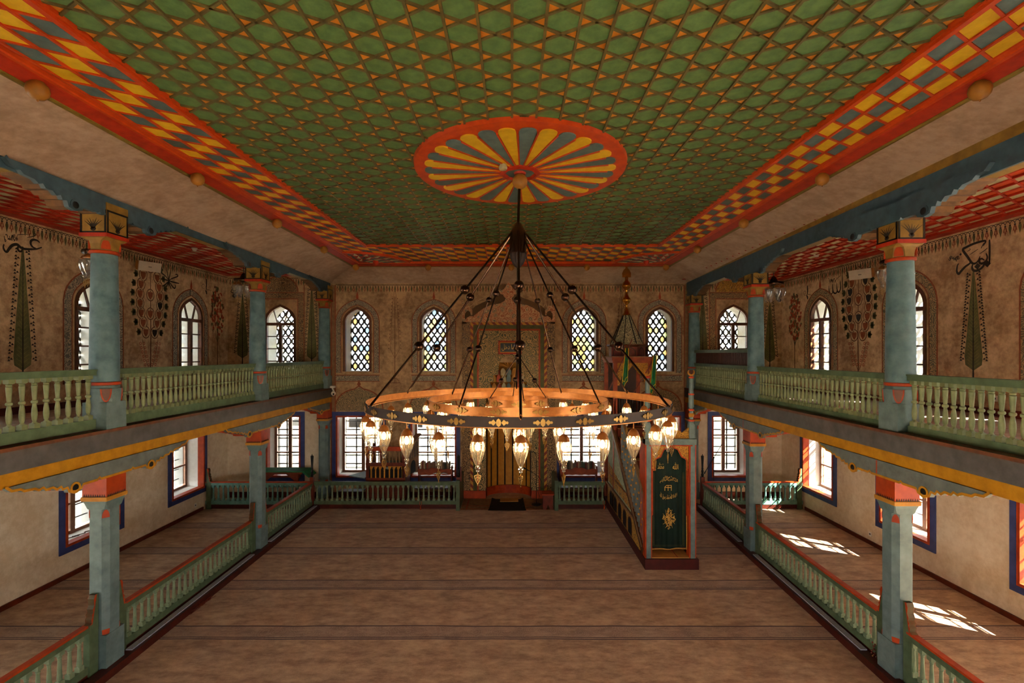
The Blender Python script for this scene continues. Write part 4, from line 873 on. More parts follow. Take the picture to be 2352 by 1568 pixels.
# concave half-round recess with painted stripes and stepped colour tiers above
n = 18; vs = []; b = MB()
for z in (0, 4.95): vs += [(NX-.86*cos(pi*k/n), YB+.02+.62*sin(pi*k/n), z) for k in range(n+1)]
b.add(vs, [(k, k+1, n+2+k, n+1+k) for k in range(n)]); b.add([(NX-.9, YB+.7, 4.95), (NX+.9, YB+.7, 4.95), (NX+.9, YB, 4.95), (NX-.9, YB, 4.95)], [(0, 1, 2, 3)])
ob('recess', b, M['ochre'], t)
for k in range(1, 9):
    a = pi*k/9; ob('dark_stripe', MB().bar((NX-.85*cos(a), YB+.02+.61*sin(a), .3), (NX-.85*cos(a), YB+.02+.61*sin(a), 3.85), .05, .02, up=(cos(a), -sin(a), 0)), M['paint_dark'], t)
b = MB(); vs = []
for rr in (.97, .93):
    for z in (0, .3): vs += [(NX-rr*.86*cos(pi*k/n), YB+.02+rr*.6*sin(pi*k/n), z) for k in range(n+1)]
m_ = n+1; b.add(vs, [(k, k+1, m_+k+1, m_+k) for k in range(n)]+[(2*m_+k, 2*m_+k+1, 3*m_+k+1, 3*m_+k) for k in range(n)]+[(m_+k, m_+k+1, 3*m_+k+1, 3*m_+k) for k in range(n)]); ob('recess_base', b, M['capred'], t)
tm = ['slate', 'ochre', 'capred', 'cream']
for r, (z, hw, d) in enumerate(((3.88, .8, .05), (4.18, .64, .02), (4.42, .52, -.0))):
    k2 = 9-2*r
    for k in range(k2):
        u = -hw+(k+.5)*2*hw/k2; q = hw/k2*.88; ob('niche_cell', MB().prism([(u-q, z), (u-q, z+.16), (u-q*.5, z+.24), (u, z+.27), (u+q*.5, z+.24), (u+q, z+.16), (u+q, z)], PN, -.3+d, -.16+d), M[tm[(k+r) % 4]], t)
for k in range(7): a = pi*(k+.5)/7; ob('niche_rib', MB().bar(PN(0, 4.72, -.12), PN(.34*cos(a), 4.78+.34*sin(a), -.05), .04, .04), M['stripe'], t)
t2 = thing('framed_calligraphy', 'small framed black calligraphy board with gold letters above the prayer niche', 'sign', (-.05, 17.25, 5.2))
def PT(u, v, w=0): return (u-.07, 17.28-w, v)
F = bp(1146, 783, 17.28), bp(1192, 813, 17.28); w_, h_ = .38, .24
ob('frame', MB().band([(-w_-.04, 5.2), (-w_-.04, 5.68), (w_+.04, 5.68), (w_+.04, 5.2), (-w_-.04, 5.2)], [(-w_, 5.25), (-w_, 5.63), (w_, 5.63), (w_, 5.25), (-w_, 5.25)], PT, 0, .04), M['deepred'], t2)
ob('gold_edge', MB().band([(-w_, 5.25), (-w_, 5.63), (w_, 5.63), (w_, 5.25), (-w_, 5.25)], [(-w_+.03, 5.28), (-w_+.03, 5.6), (w_-.03, 5.6), (w_-.03, 5.28), (-w_+.03, 5.28)], PT, 0, .03), M['ochre'], t2)
ob('board', MB().prism([(-w_, 5.25), (-w_, 5.63), (w_, 5.63), (w_, 5.25)], PT, 0, .015), M['black'], t2)
def word(name, txt, m, parent, at, wid, hei, fn, w, arcy=0, res=2):
    cu = D.curves.new('tmp', 'FONT'); cu.body = txt; cu.resolution_u = res; tm_ = D.objects.new('tmp', cu); C.objects.link(tm_); bpy.context.view_layer.update()
    me = D.meshes.new_from_object(tm_.evaluated_get(bpy.context.evaluated_depsgraph_get())); D.objects.remove(tm_); D.curves.remove(cu)
    xs = [v.co.x for v in me.vertices]; ys = [v.co.y for v in me.vertices]; x0, x1, y0, y1 = min(xs), max(xs), min(ys), max(ys)
    for v in me.vertices:
        q = (v.co.x-x0)/(x1-x0)-.5; z = (v.co.y-y0)/(y1-y0)-.5; v.co = fn(at[0]+q*wid, at[1]+z*hei+arcy*(1-4*q*q), w)
    me.materials.clear(); me.materials.append(m); me.name = name; return link(name, me, parent)
word('gold_lettering', '\uFEDE\uFEA7\uFEA9 \uFE8E\uFEE4\uFEE0\uFEDB', M['gold'], t2, (0, 5.44), .6, .24, PT, .018)

# ------------------------------------------------------------------ pulpit with stair (minbar)
P = thing('pulpit', 'tall painted wooden pulpit with stair, gateway and pointed patterned spire', 'pulpit', (3.85, 14, 0))
XA, XB = 3.23, 4.47
ob('plinth', MB().box(XA-.02, XB+.04, 11.55, 16.9, 0, .25), M['plinth'], P); ob('threshold_carpet', MB().box(XA+.15, XB-.15, 11.62, 12.3, .25, .27).box(XA+.78, XA+.8, 11.62, 12.3, .27, .274, 1), [M['tan'], M['paint_red']], P)
def PF(u, v, w=0): return (u, 11.62-w, v)       # gateway plane
for x0, x1 in ((XA, XA+.17), (XB-.17, XB)):
    o = ob('gate_post', MB().box(x0, x1, 11.62, 11.82, .25, 3.14), M['capred'], P); ob('grey_inlay', MB().box(x0+.032, x1-.032, 11.605, 11.63, .25, 3.05), M['greyblue'], o)
    b = MB(); c = ((x0+x1)/2, 11.72, 0)
    ob('spindle_foot', MB().box(c[0]-.065, c[0]+.065, 11.655, 11.785, 3.14, 3.5), M['greyblue'], P)
    ob('spindle', MB().lathe([(.07, 3.5), (.07, 3.53), (.05, 3.56), (.05, 3.72), (.045, 3.9), (.068, 3.9), (.05, 4.62), (.02, 4.64)], c, 8), M['greyblue'], P)
    r = MB()
    for z, rr in ((3.58, .085), (3.84, .07), (4.22, .07), (4.63, .065)): r.lathe([(.03, z-.035), (rr, z-.015), (rr, z+.015), (.03, z+.035)], c, 12)
    ob('spindle_rings', r, M['red'], P); ob('spindle_knob', MB().ball((c[0], c[1], 3.71), .07), M['ochre'], P, smooth=60)
    A = [(c[0]+.075*cos(radians(130+280*k/14)), 4.76+.075*sin(radians(130+280*k/14))) for k in range(15)]; A = [(x, z) for x, z in A]
    b = MB(); b.strip(A, [.008+.03*sin(pi*k/14) for k in range(15)], lambda u, v, w: (u, 11.72-w, v), .01); b.strip(A, [.008+.03*sin(pi*k/14) for k in range(15)], lambda u, v, w: (u, 11.72-w, v), -.01); b.lathe([(.015, 4.64), (.012, 4.7)], c, 6); ob('crescent', b, M['ochre'], P)
ob('gate_beam', MB().box(XA, XB, 11.6, 11.84, 3.0, 3.14), M['greyblue'], P); ob('gate_beam_lining', MB().box(XA+.1, XB-.1, 11.59, 11.8, 2.97, 3.0), M['capred'], P)
def zz(x, y): return ((1380+x/4.2375-1176)/1100*11.6, CZ-((950+y/4.2375)-813)/1100*11.6)
cur = [zz(*p) for p in ((530, 560), (532, 470), (548, 440), (590, 424), (606, 385), (622, 352), (690, 322), (760, 352), (778, 388), (797, 424), (838, 445), (848, 470), (850, 560))]
ob('arch_spandrel', MB().prism([(XA+.16, 2.98), (XA+.16, cur[0][1])]+cur+[(XB-.16, cur[-1][1]), (XB-.16, 2.98)], PF, -.12, -.05), M['spandrel'], P)
ob('arch_edge', MB().strip(cur, .03, PF, -.04), M['capred'], P)
for x in (XA+.17, XB-.2): ob('red_bracket', MB().prism([(x, cur[0][1]+.05), (x+.035, cur[0][1]+.05), (x+.035, 1.3), (x, 1.25)], PF, -.14, -.04), M['capred'], P)
ob('gate_crest', MB().prism([(XA+.1, 3.14), (XA+.12, 3.42), (XA+.3, 3.28), (XA+.45, 3.36), (XA+.62, 3.62), (XB-.45, 3.36), (XB-.3, 3.28), (XB-.12, 3.42), (XB-.1, 3.14)], PF, -.14, -.08), M['spandrel'], P)
ob('inner_jamb', MB().box(XA+.02, XA+.06, 11.8, 12.2, .25, 3.0).box(XB-.06, XB-.02, 11.8, 12.2, .25, 3.0), M['capred'], P)
for k in range(10): ob('step', MB().box(XA+.1, XB-.1, 12.1+.33*k, 15.5, .25+.26*k, .51+.26*k), M['redwood'], P)
for k in range(10): ob('step_tread', MB().box(XA+.12, XB-.12, 12.07+.33*k, 12.4+.33*k, .51+.26*k, .525+.26*k), M['tan'], P)
for x, nm in ((XA, 'left'), (XB-.06, 'right')):
    fx = lambda u, v, w, x=x: (x+w, u, v)
    o = ob('side_panel', MB().prism([(11.8, .25), (16.2, .25), (16.2, 2.9), (15.6, 2.87)], fx, .02, .06), M['pulpit_panel'] if nm == 'left' else M['redwood'], P)
    ob('string_board', MB().bar((x+.03, 11.8, .33), (x+.03, 15.6, 2.9), .1, .2), M['brown'], P); ob('string_moulding', MB().bar((x-.01, 11.85, .45), (x-.01, 15.55, 2.97), .05, .05), M['treadbrown'], P)
    ob('hand_rail', MB().bar((x+.03, 11.8, 1.75), (x+.03, 14.3, 3.42), .08, .08), M['treadbrown'], P)
    for k in range(19):
        y = 11.9+k*.13; z0 = .45+(y-11.85)*.676; o = ob('stair_rod', MB().tube([(x+.03, y, z0), (x+.03, y, z0+1.25)], .02, 6), M['corbel'], P)
        for q in ((.35, .9) if k % 2 else (.62,)): ob('rod_knob', MB().ball((x+.03, y, z0+q), .036, 8, 5), M['ochre'], o)
fx = lambda u, v, w: (XA-w, u, v)
ob('side_moulding', MB().bar((XA-.01, 12.45, .86), (XA-.01, 16.3, .86), .05, .06), M['treadbrown'], P)
ob('arcade_board', MB().prism([(12.1, .25), (16.2, .25), (16.2, .84), (12.55, .84)], fx, -.02, .0), M['floral'], P)
for k in range(5):
    y = 13.1+k*.62; A = [(y-.2, .28), (y-.2, .55)]+[(y-.2*cos(pi*q/6), .55+.2*sin(pi*q/6)) for q in range(1, 6)]+[(y+.2, .55), (y+.2, .28)]
    o = ob('arched_opening', MB().prism(A, fx, -.01, .006), M['charcoal'], P); ob('opening_edge', MB().strip(A, .04, fx, .012), M['redwood'], o)  # flat charcoal arch stands in for the dark inside the opening
for k in range(9): ob('side_tile', MB().prism([(12.75+.38*k, .95), (13.05+.38*k, .95), (13.05+.38*k, 1.18+min(.5, .05*k)), (12.75+.38*k, 1.1+min(.45, .05*k))], fx, -.025, -.008), M['floral'], P)
ob('panel_lining', MB().strip([(13.35, 1.25), (16.0, 1.25)], .04, fx, -.005).strip([(13.3, 1.2), (15.95, 2.95)], .04, fx, -.005), M['redwood'], P)
# kiosk at the top
YA, YC = 15.25, 16.85
for x in (XA, XB-.13):
    for y in (YA, YC-.13):
        o = ob('kiosk_post', MB().box(x, x+.13, y, y+.13, .25, 5.0), M['apron'], P)
ob('kiosk_floor', MB().box(XA, XB, 15.3, YC, 2.8, 2.92), M['redwood'], P)
def PK(u, v, w=0): return (u, YA-w, v)
ob('kiosk_arch', MB().prism([(XA+.1, 5.0), (XA+.1, 4.2), (XA+.2, 4.2), (XA+.28, 4.5), (XA+.42, 4.58), (3.85, 4.84), (XB-.42, 4.58), (XB-.28, 4.5), (XB-.2, 4.2), (XB-.1, 4.2), (XB-.1, 5.0)], PK, -.1, -.04), M['spandrel'], P)
ob('kiosk_back', MB().box(XA+.05, XB-.05, YC-.08, YC-.03, 2.9, 5.0), M['darkwood'], P)
ob('kiosk_side', MB().box(XA+.03, XA+.07, YA, YC, 2.9, 3.7).box(XB-.07, XB-.03, YA, YC, 2.9, 3.7), M['redwood'], P)
for k in range(11): u = XA+.2+k*.085; ob('kiosk_rod', MB().tube([(u, YA+.06, 2.95), (u, YA+.06, 3.75)], .014, 5), M['black'], P)
ob('kiosk_cornice', MB().box(XA-.06, XB+.06, YA-.06, YC+.02, 5.0, 5.1).box(XA-.03, XB+.03, YA-.03, YC, 4.92, 5.0), M['apron'], P)
ob('cornice_lip', MB().box(XA-.08, XB+.08, YA-.08, YC+.03, 5.1, 5.125), M['treadbrown'], P)
kc = (3.85, 16.1, 0)
ob('drum', MB().lathe([(.6, 5.12), (.6, 5.46)], kc, 8, a0=pi/8), M['redwood'], P); ob('drum_lip', MB().lathe([(.62, 5.44), (.68, 5.48), (.66, 5.52), (.6, 5.52)], kc, 8, a0=pi/8), M['brown'], P)
b = MB()
for k in range(8):
    a = pi/8+2*pi*(k+.5)/8; c_ = .556; A = Vector((kc[0]+c_*cos(a), kc[1]+c_*sin(a), 0)); sv = Vector((-sin(a), cos(a), 0)); dv = Vector((cos(a), sin(a), 0))
    b.strip([(-.15, 5.16), (-.15, 5.3), (-.08, 5.38), (0, 5.42), (.08, 5.38), (.15, 5.3), (.15, 5.16)], .025, lambda u, v, w: tuple(A+sv*u+dv*w+Vector((0, 0, v))), .006)
ob('drum_arches', b, M['paint_dark'], P)
ob('spire', MB().lathe([(.58, 5.5), (.54, 5.54), (.31, 5.95), (.12, 6.5), (.09, 6.52)], kc, 8, a0=pi/8), M['spire'], P)
b = MB()
for k in range(8):
    a = pi/8+2*pi*k/8; ob('spire_ridge', MB().bar((kc[0]+.54*cos(a), kc[1]+.54*sin(a), 5.54), (kc[0]+.12*cos(a), kc[1]+.12*sin(a), 6.5), .025, .025), M['paint_dark'], P)
ob('spire_finial', MB().lathe([(.13, 6.5), (.13, 6.54), (.1, 6.57), (.06, 6.7), (.045, 6.75), (.05, 6.87), (.1, 6.92), (.15, 7.0), (.15, 7.03), (.09, 7.12), (.05, 7.2), (.045, 7.32), (.07, 7.38), (.14, 7.45), (.15, 7.5), (.12, 7.6), (.07, 7.65), (.055, 7.7), (.055, 7.78), (.03, 7.8)], kc, 18), M['brass'], P, smooth=50)
ob('finial_plate', MB().prism([(-.14, 7.78), (-.15, 7.92), (-.1, 8.02), (-.03, 8.1), (-.05, 8.15), (0, 8.22), (.05, 8.15), (.03, 8.1), (.1, 8.02), (.15, 7.92), (.14, 7.78)], lambda u, v, w: (kc[0]+u, 16.1-w, v), -.012, .012), M['brass'], P)
# green curtain in the gateway
t = thing('pulpit_curtain', 'dark green velvet curtain with gold embroidered lettering in the pulpit gateway', 'curtain', (3.85, 11.75, .4))
b = MB(); n = 40
for z in (2.98, 2.2, 1.3, .45):
    pass
vs = []; rows = 8
for j in range(rows+1):
    z = 2.98-(2.98-.42)*j/rows
    for k in range(n+1): u = k/n; hw = .42+.035*j/rows; vs.append((3.85-hw+2*hw*u, 11.79+.022*sin(u*15+.6)*(.4+.6*j/rows)+.01*sin(u*41), z+(.02*sin(u*9) if j == rows else 0)))
b.add(vs, [(j*(n+1)+k, j*(n+1)+k+1, (j+1)*(n+1)+k+1, (j+1)*(n+1)+k) for j in range(rows) for k in range(n)]); ob('cloth', b, M['velvet'], t, smooth=80)
def PV(u, v, w=0): return (3.85+u, 11.755-w, v)
b = MB()
edge = [(-.445, 2.3), (-.45, 1.4), (-.46, .5), (-.44, .42), (-.2, .43), (0, .41), (.2, .44), (.4, .43), (.435, .5), (.43, 1.4), (.425, 2.4)]; b.strip(smoothpts(edge, 5), .022, PV, .004); ob('gold_fringe', b, M['gold'], t)
b = MB()
for e in (.06, .085): b.strip([(-.45+e, 2.3), (-.45+e, .43+e), (.43-e, .43+e), (.43-e, 2.3)], .01, PV, .0)
ob('embroidered_border', b, M['paint_green'], t)
word('gold_lettering', '\uFDF4', M['gold'], t, (-.2, 2.46), .16, .15, PV, .004); word('gold_lettering', '\uFDF2', M['gold'], t, (.16, 2.46), .14, .17, PV, .004)
word('gold_lettering', '\uFDFD', M['gold'], t, (.0, 2.1), .44, .14, PV, .004, .05); word('gold_lettering', '\uFDF2 \uFEDD\uFEEE\uFEB3\uFEAD \uFDF4 \uFDF2 \uFEFB\uFE8D \uFEEA\uFEDF\uFE8D \uFEFB', M['gold'], t, (-.01, 1.76), .42, .17, PV, .004, -.06)
b = MB(); b.strip([(-.1, 1.85), (-.1, 1.94), (-.06, 1.98), (.06, 1.98), (.06, 1.85)], .014, PV, .004).strip([(-.1, 1.93), (.06, 1.93)], .012, PV, .004).strip([(-.02, 1.85), (-.02, 1.97)], .012, PV, .004); ob('gold_motif', b, M['gold'], t)
b = MB(); rnd = random.Random(5)
for k in range(130):
    a = rnd.random()*2*pi; r = sqrt(rnd.random()); k2 = 1-.35*abs(sin(2*a)); x, z = .17*r*cos(a)*k2, 1.16+.27*r*sin(a)*k2; q = .008+.01*rnd.random(); b.prism([(x-q, z), (x, z+q*1.4), (x+q, z), (x, z-q*1.4)], PV, 0, .004)
for k in range(12): a = 2*pi*k/12; b.strip([(0, 1.16), (.09*cos(a+.2), 1.16+.14*sin(a+.2)), (.17*cos(a), 1.16+.26*sin(a))], [.012, .012, .006], PV, .003)
ob('gold_medallion', b, M['gold'], t)
# flags
for lab, p0, p1, cl in (('green flag with yellow border leaning on the left side of the pulpit kiosk', bp(1414, 862, 15.1), bp(1452, 779, 15.0), 1), ('green flag with yellow border leaning on the right side of the pulpit kiosk', bp(1479.5, 862, 15.1), bp(1515, 803, 15.0), 1)):
    t = thing('flag', lab, 'flag', (p0[0], 15.1, p0[1]), 'flags on the pulpit'); a = Vector((p0[0], 15.1, p0[1]-.9)); z = Vector((p1[0], 15.0, p1[1])); a = z-(z-Vector((p0[0], 15.1, p0[1])))*1.9
    ob('pole', MB().tube([a, z], .017, 8), M['redwood'], t); q = z-(z-a)*.15; b = MB(); e = MB(); vs = []; n = 10
    for j in range(9):
        for k in range(n+1):
            u = k/n; wd = .055+.055*j/8; dz = 1.08+.1*sin(u*5); vs.append((q.x-.02-.06*j/8+wd*(2*u-1)*.75, q.y-.02+.03*sin(u*11+j*.3), q.z+.05-dz*j/8-.12*abs(u-.5)*(j/8)))
    b.add(vs, [(j*(n+1)+k, j*(n+1)+k+1, (j+1)*(n+1)+k+1, (j+1)*(n+1)+k) for j in range(8) for k in range(n)]); ob('cloth', b, M['cloth_green'], t, smooth=80)
    for col in (0, n): e.tube([vs[j*(n+1)+col] for j in range(9)], .012, 5)
    e.tube(vs[-(n+1):], .014, 5); e.tube([vs[7*(n+1)+k] for k in range(n+1)], .012, 5); ob('yellow_fringe', e, M['yellow'], t)

# ------------------------------------------------------------------ chandelier
CC = (.1, 7.83); ZR = CZ-.715                    # ring tops
ch = thing('chandelier', 'huge three-ring copper chandelier with many glowing glass drop lamps', 'chandelier', (*CC, ZR))
ob('ceiling_ball', MB().ball((CC[0]+.03, CC[1], 8.02), .125, 20, 12), M['ballwood'], ch, smooth=60); ob('ball_collar', MB().lathe([(.09, 8.13), (.1, 8.16), (.08, 8.2)], (CC[0]+.03, CC[1], 0), 16), M['deepred'], ch)
ob('main_rod', MB().tube([(CC[0]+.02, CC[1], 7.92), (*CC, 7.3)], .022, 8), M['darkmetal'], ch)
ob('hub', MB().lathe([(.02, 7.36), (.06, 7.33), (.12, 7.2), (.14, 7.1), (.14, 6.95), (.13, 6.85)], (*CC, 0), 20), M['darkmetal'], ch, smooth=40)
ob('hub_cup', MB().lathe([(.13, 6.85), (.14, 6.83), (.125, 6.76), (.09, 6.68), (.04, 6.62), (.02, 6.61)], (*CC, 0), 24, flute=.04), M['bronze_with_shade'], ch)
ob('inner_rod', MB().tube([(*CC, 6.62), (*CC, CZ-.03)], .011, 6), M['darkmetal'], ch)
rb = mesh('rod_ball', MB().ball((0, 0, 0), .072, 18, 12), M['darkmetal'], 60); rb2 = mesh('rod_ball', MB().ball((0, 0, 0), .052, 14, 9), M['darkmetal'], 60)
ob('inner_ball', MB().ball((*CC, CZ-.05), .055, 14, 9).lathe([(.02, .0), (.035, -.03), (.02, -.06)], (*CC, CZ-.1), 10), M['darkmetal'], ch, smooth=60)
def rods(R, angs, z0, r0, r, ts, bmesh_):
    for a in angs:
        a = radians(a); p = Vector((CC[0]+r0*cos(a), CC[1]+r0*sin(a), z0)); q = Vector((CC[0]+R*cos(a), CC[1]+R*sin(a), ZR-.02))
        o = ob('suspension_rod', MB().tube([p, q], r, 6), M['darkmetal'], ch); link('hook', HOOK, o, q)
        for t in ts: link('rod_ball', bmesh_, o, p.lerp(q, t))
HOOK = mesh('hook', MB().tube([(0, 0, .05), (.02, 0, .02), (0, 0, -.01), (-.02, 0, .02), (0, 0, .05)], .006, 5), M['copper'])
rods(2.4, [30+60*k for k in range(6)], 7.2, .1, .017, (.37, .69), rb)
rods(1.45, [55+90*k for k in range(4)], 7.1, .1, .013, (.37, .69), rb2)
rods(.48, [10+90*k for k in range(4)], CZ-.06, .03, .008, (.55,), mesh('rod_ball', MB().ball((0, 0, 0), .042, 12, 8), M['darkmetal'], 60))
def ring(name, R, h, n, off):
    th = .012; k = 96; b = MB(); vs = []
    for rr, zz_ in ((R, -h), (R, 0), (R-th, 0), (R-th, -h)): vs += [(CC[0]+rr*cos(2*pi*j/k), CC[1]+rr*sin(2*pi*j/k), ZR+zz_) for j in range(k)]
    for s in range(4):
        fs = [(s*k+j, s*k+(j+1) % k, ((s+1) % 4)*k+(j+1) % k, ((s+1) % 4)*k+j) for j in range(k)]; b.f += fs; b.m += [1 if s == 2 else 0]*k
    b.v = vs; o = ob(name, b, [M['bronze_with_shade'] if R > 2 else M['copper'], M['copper']], ch, smooth=30)  # outer ring's outside is darker than its copper: shade put into the colour
    ob(name+'_flange', MB().lathe([(R+.008, -h-.004), (R+.008, -h+.006), (R-.04, -h+.006), (R-.04, -h-.004), (R+.008, -h-.004)], (*CC, ZR), 96, cap=False), M['copper'], o, smooth=30)
    for j in range(n):
        a = 2*pi*(j+.5)/n+off; p = (CC[0]+(R+.006)*cos(a), CC[1]+(R+.006)*sin(a), ZR-h/2); q = link('ornament', ORN, o, p, a+pi/2)
    for j in range(n):
        a = 2*pi*j/n+off; lamp((CC[0]+(R-.02)*cos(a), CC[1]+(R-.02)*sin(a), ZR-h), a)
b = MB()
for s in (-1, 1): b.prism([(s*.03, 0), (s*.06, .035), (s*.085, .012), (s*.105, .016), (s*.115, 0), (s*.105, -.016), (s*.085, -.012), (s*.06, -.035)], lambda u, v, w: (u, -w, v), 0, .006)
b.prism([(-.03, 0), (-.022, .03), (0, .048), (.022, .03), (.03, 0), (.022, -.03), (0, -.048), (-.022, -.03)], lambda u, v, w: (u, -w, v), 0, .008)
ORN = mesh('ornament', b, M['dimgold'])
CAP = mesh('pendant_lamp', MB().lathe([(.068, -.085), (.07, -.078), (.066, -.07), (.058, -.045), (.04, -.02), (.02, -.008), (.008, 0), (.006, .03)], n=20).tube([(0, 0, .02), (0, 0, .075)], .004, 5), M['copper'], 40)
b = MB(); PR_ = [(.055, -.082), (.072, -.095), (.083, -.12), (.087, -.15), (.084, -.185), (.074, -.23), (.058, -.28), (.04, -.325), (.024, -.36), (.019, -.375)]; n = 28; vs = []
for r, z in PR_:
    for k in range(n): a = 2*pi*k/n; rr = r*(1+.045*(1 if k % 2 else -1)); vs.append((rr*cos(a), rr*sin(a), z))
b.add(vs, [(j*n+k, j*n+(k+1) % n, (j+1)*n+(k+1) % n, (j+1)*n+k) for j in range(len(PR_)-1) for k in range(n)])
b.lathe([(.016, -.372), (.03, -.382), (.033, -.395), (.026, -.408), (.012, -.416), (.02, -.424), (.02, -.432), (.006, -.442)], n=12)
SHADE = mesh('glass_shade', b, M['lampglass'], 25)
BULBM = mesh('bulb', MB().lathe([(.008, -.1), (.02, -.115), (.029, -.14), (.029, -.168), (.018, -.19), (.004, -.198)], n=10), M['bulb'], 60)
b = MB(); FO = [(0, -.452), (.012, -.47), (.04, -.482), (.036, -.51), (.02, -.55), (0, -.585)]; FO = FO+[(-x, z) for x, z in FO[-2:0:-1]]
fz = lambda u, v, w: (u, w, v)
n = len(FO); b.band(FO+[FO[0]], [(x*.8, -.515+(z+.515)*.8) for x, z in FO+[FO[0]]], fz, -.004, .004)
for x, z, r in ((0, -.49, .012), (-.014, -.51, .011), (.014, -.51, .011), (0, -.533, .012)): b.band([(x+r*cos(pi*k/5), z+r*sin(pi*k/5)) for k in range(11)], [(x+r*.55*cos(pi*k/5), z+r*.55*sin(pi*k/5)) for k in range(11)], fz, -.003, .003)
b.tube([(0, 0, -.435), (0, 0, -.456)], .003, 4).ball((0, 0, -.592), .008, 6, 4)
FIND = mesh('filigree_drop', b, M['dimgold'])
def lamp(p, a):
    o = link('pendant_lamp', CAP, ch, (p[0], p[1], p[2]-.075)); q = WO[o.name]
    for nm, me in (('glass_shade', SHADE), ('bulb', BULBM), ('filigree_drop', FIND)): link(nm, me, o, q, random.uniform(-1.2, 1.2) if nm == 'filigree_drop' else 0)
ring('outer_ring', 2.4, .125, 30, -pi/2); ring('middle_ring', 1.45, .12, 16, -pi/2); ring('inner_ring', .48, .115, 8, -pi/2+pi/8)

# ------------------------------------------------------------------ small gallery chandeliers
for lab, x, y, z in (('small unlit glass-drop chandelier hidden by the first left upper column', -7.55, 8.75, 7.05), ('small unlit glass-drop chandelier beside the second left upper column', -7.45, 13.3, 7.25), ('small unlit glass-drop chandelier beside the first right upper column', 7.25, 9.05, 6.95), ('small unlit glass-drop chandelier beside the second right upper column', 7.05, 12.9, 7.1)):
    t = thing('small_chandelier', lab, 'chandelier', (x, y, z), 'small chandeliers in the galleries'); zt = 8.0 if x < 0 else 7.85
    ob('rod', MB().tube([(x, y, z+.05), (x, y, zt)], .012, 6).lathe([(.05, zt-.02), (.06, zt+.05)], (x, y, 0), 10), M['iron'], t)
    ob('plate', MB().lathe([(.24, -.03), (.25, 0), (.24, .03), (.1, .06), (.06, .16), (.02, .2)], (x, y, z), 20), M['darkmetal'], t, smooth=40)
    for k in range(6):
        a = 2*pi*k/6+.4; p = (x+.2*cos(a), y+.2*sin(a), z-.05); o = link('pendant_lamp', CAP, t, p); q = WO[o.name]; link('glass_shade', SHADE, o, q); link('filigree_drop', FIND, o, q, k)
# ------------------------------------------------------------------ preaching lectern (box seat) behind the left fence
t = thing('preaching_lectern', 'carved red wooden preaching seat with arcaded front behind the left fence', 'lectern', (-4.3, 16.7, 0))
x0, x1, y0, y1 = -4.98, -3.64, 16.32, 17.2
def PZ(u, v, w=0): return (u, y0-w, v)
for x in (x0, x1-.1):
    for y in (y0, y1-.1): ob('post', MB().box(x, x+.1, y, y+.1, 0, 2.02), M['redwood'], t)
ob('front_board', MB().box(x0+.08, x1-.08, y0+.02, y0+.06, .1, .95), M['redwood'], t)
ob('arcade_rail', MB().box(x0, x1, y0-.01, y0+.06, 1.38, 1.5).box(x0, x1, y0-.01, y0+.06, .9, .98), M['redwood'], t); ob('top_rail', MB().box(x0, x1, y0-.02, y0+.1, 1.9, 2.04), M['capred'], t)
ob('dark_back', MB().box(x0+.08, x1-.08, y0+.055, y0+.075, .98, 1.4), M['charcoal'], t)
for g in range(2):
    for k in range(4): u = x0+.16+g*.62+k*.15; ob('small_column', MB().box(u, u+.04, y0+.0, y0+.05, .98, 1.3).box(u-.02, u+.06, y0, y0+.05, 1.28, 1.38), M['ochre'], t)
    for k in range(3): u = x0+.275+g*.62+k*.15; ob('small_arch', MB().prism([(u-.055, 1.38), (u-.055, 1.3), (u-.03, 1.35), (u, 1.365), (u+.03, 1.35), (u+.055, 1.3), (u+.055, 1.38)], PZ, -.05, 0), M['ochre'], t)
for k in range(9): u = x0+.2+k*.118; ob('spindle', MB().lathe([(.024, 1.5), (.02, 1.55), (.028, 1.62), (.022, 1.7), (.022, 1.84), (.03, 1.9)], (u, y0+.04, 0), 8), M['treadbrown'], t)
ob('seat', MB().box(x0+.05, x1-.05, y0+.1, y1, 1.15, 1.25), M['darkwood'], t); ob('cushion', MB().lathe([(.42, 0), (.45, .06), (.4, .14), (.1, .18)], (-4.25, 16.8, 1.25), 20), M['greyblue'], t, smooth=60)
ob('side_board', MB().prism([(y0+.05, .1), (y1, .1), (y1, 2.0), (y0+.05, 1.9)], lambda u, v, w: (x1-w+.0, u, v), 0, .04), M['redwood'], t)
o = ob('slanted_wing', MB().prism([(16.36, 1.05), (17.25, 1.05), (17.25, 2.2), (16.36, 1.88)], lambda u, v, w: (x1+.03+w+(u-16.3)*.22, u, v), 0, .05), M['treadbrown'], t)
ob('wing_arch', MB().prism([(16.55, 1.05), (16.55, 1.3)]+[(16.75-.2*cos(pi*k/6), 1.3+.2*sin(pi*k/6)) for k in range(1, 6)]+[(16.95, 1.3), (16.95, 1.05)], lambda u, v, w: (x1+.03+w+(u-16.3)*.22, u, v), .045, .056), M['charcoal'], o)
for k in range(6): ob('wing_slat', MB().bar((x1+.09+(.1+.14*k)*.22, 16.4+.14*k, 1.58), (x1+.09+(.1+.14*k)*.22, 16.4+.14*k, 1.86+.045*k), .03, .02), M['darkwood'], o)
ob('slanted_top', MB().bar((x1+.02, 16.3, 1.98), (x1+.28, 17.25, 2.33), .2, .045), M['treadbrown'], t)
ob('side_ledge', MB().prism([(-5.65, 16.6), (-5.0, 16.25), (-5.0, 17.2), (-5.3, 17.2)], lambda u, v, w: (u, v, w), .97, 1.0), M['greyblue'], t)
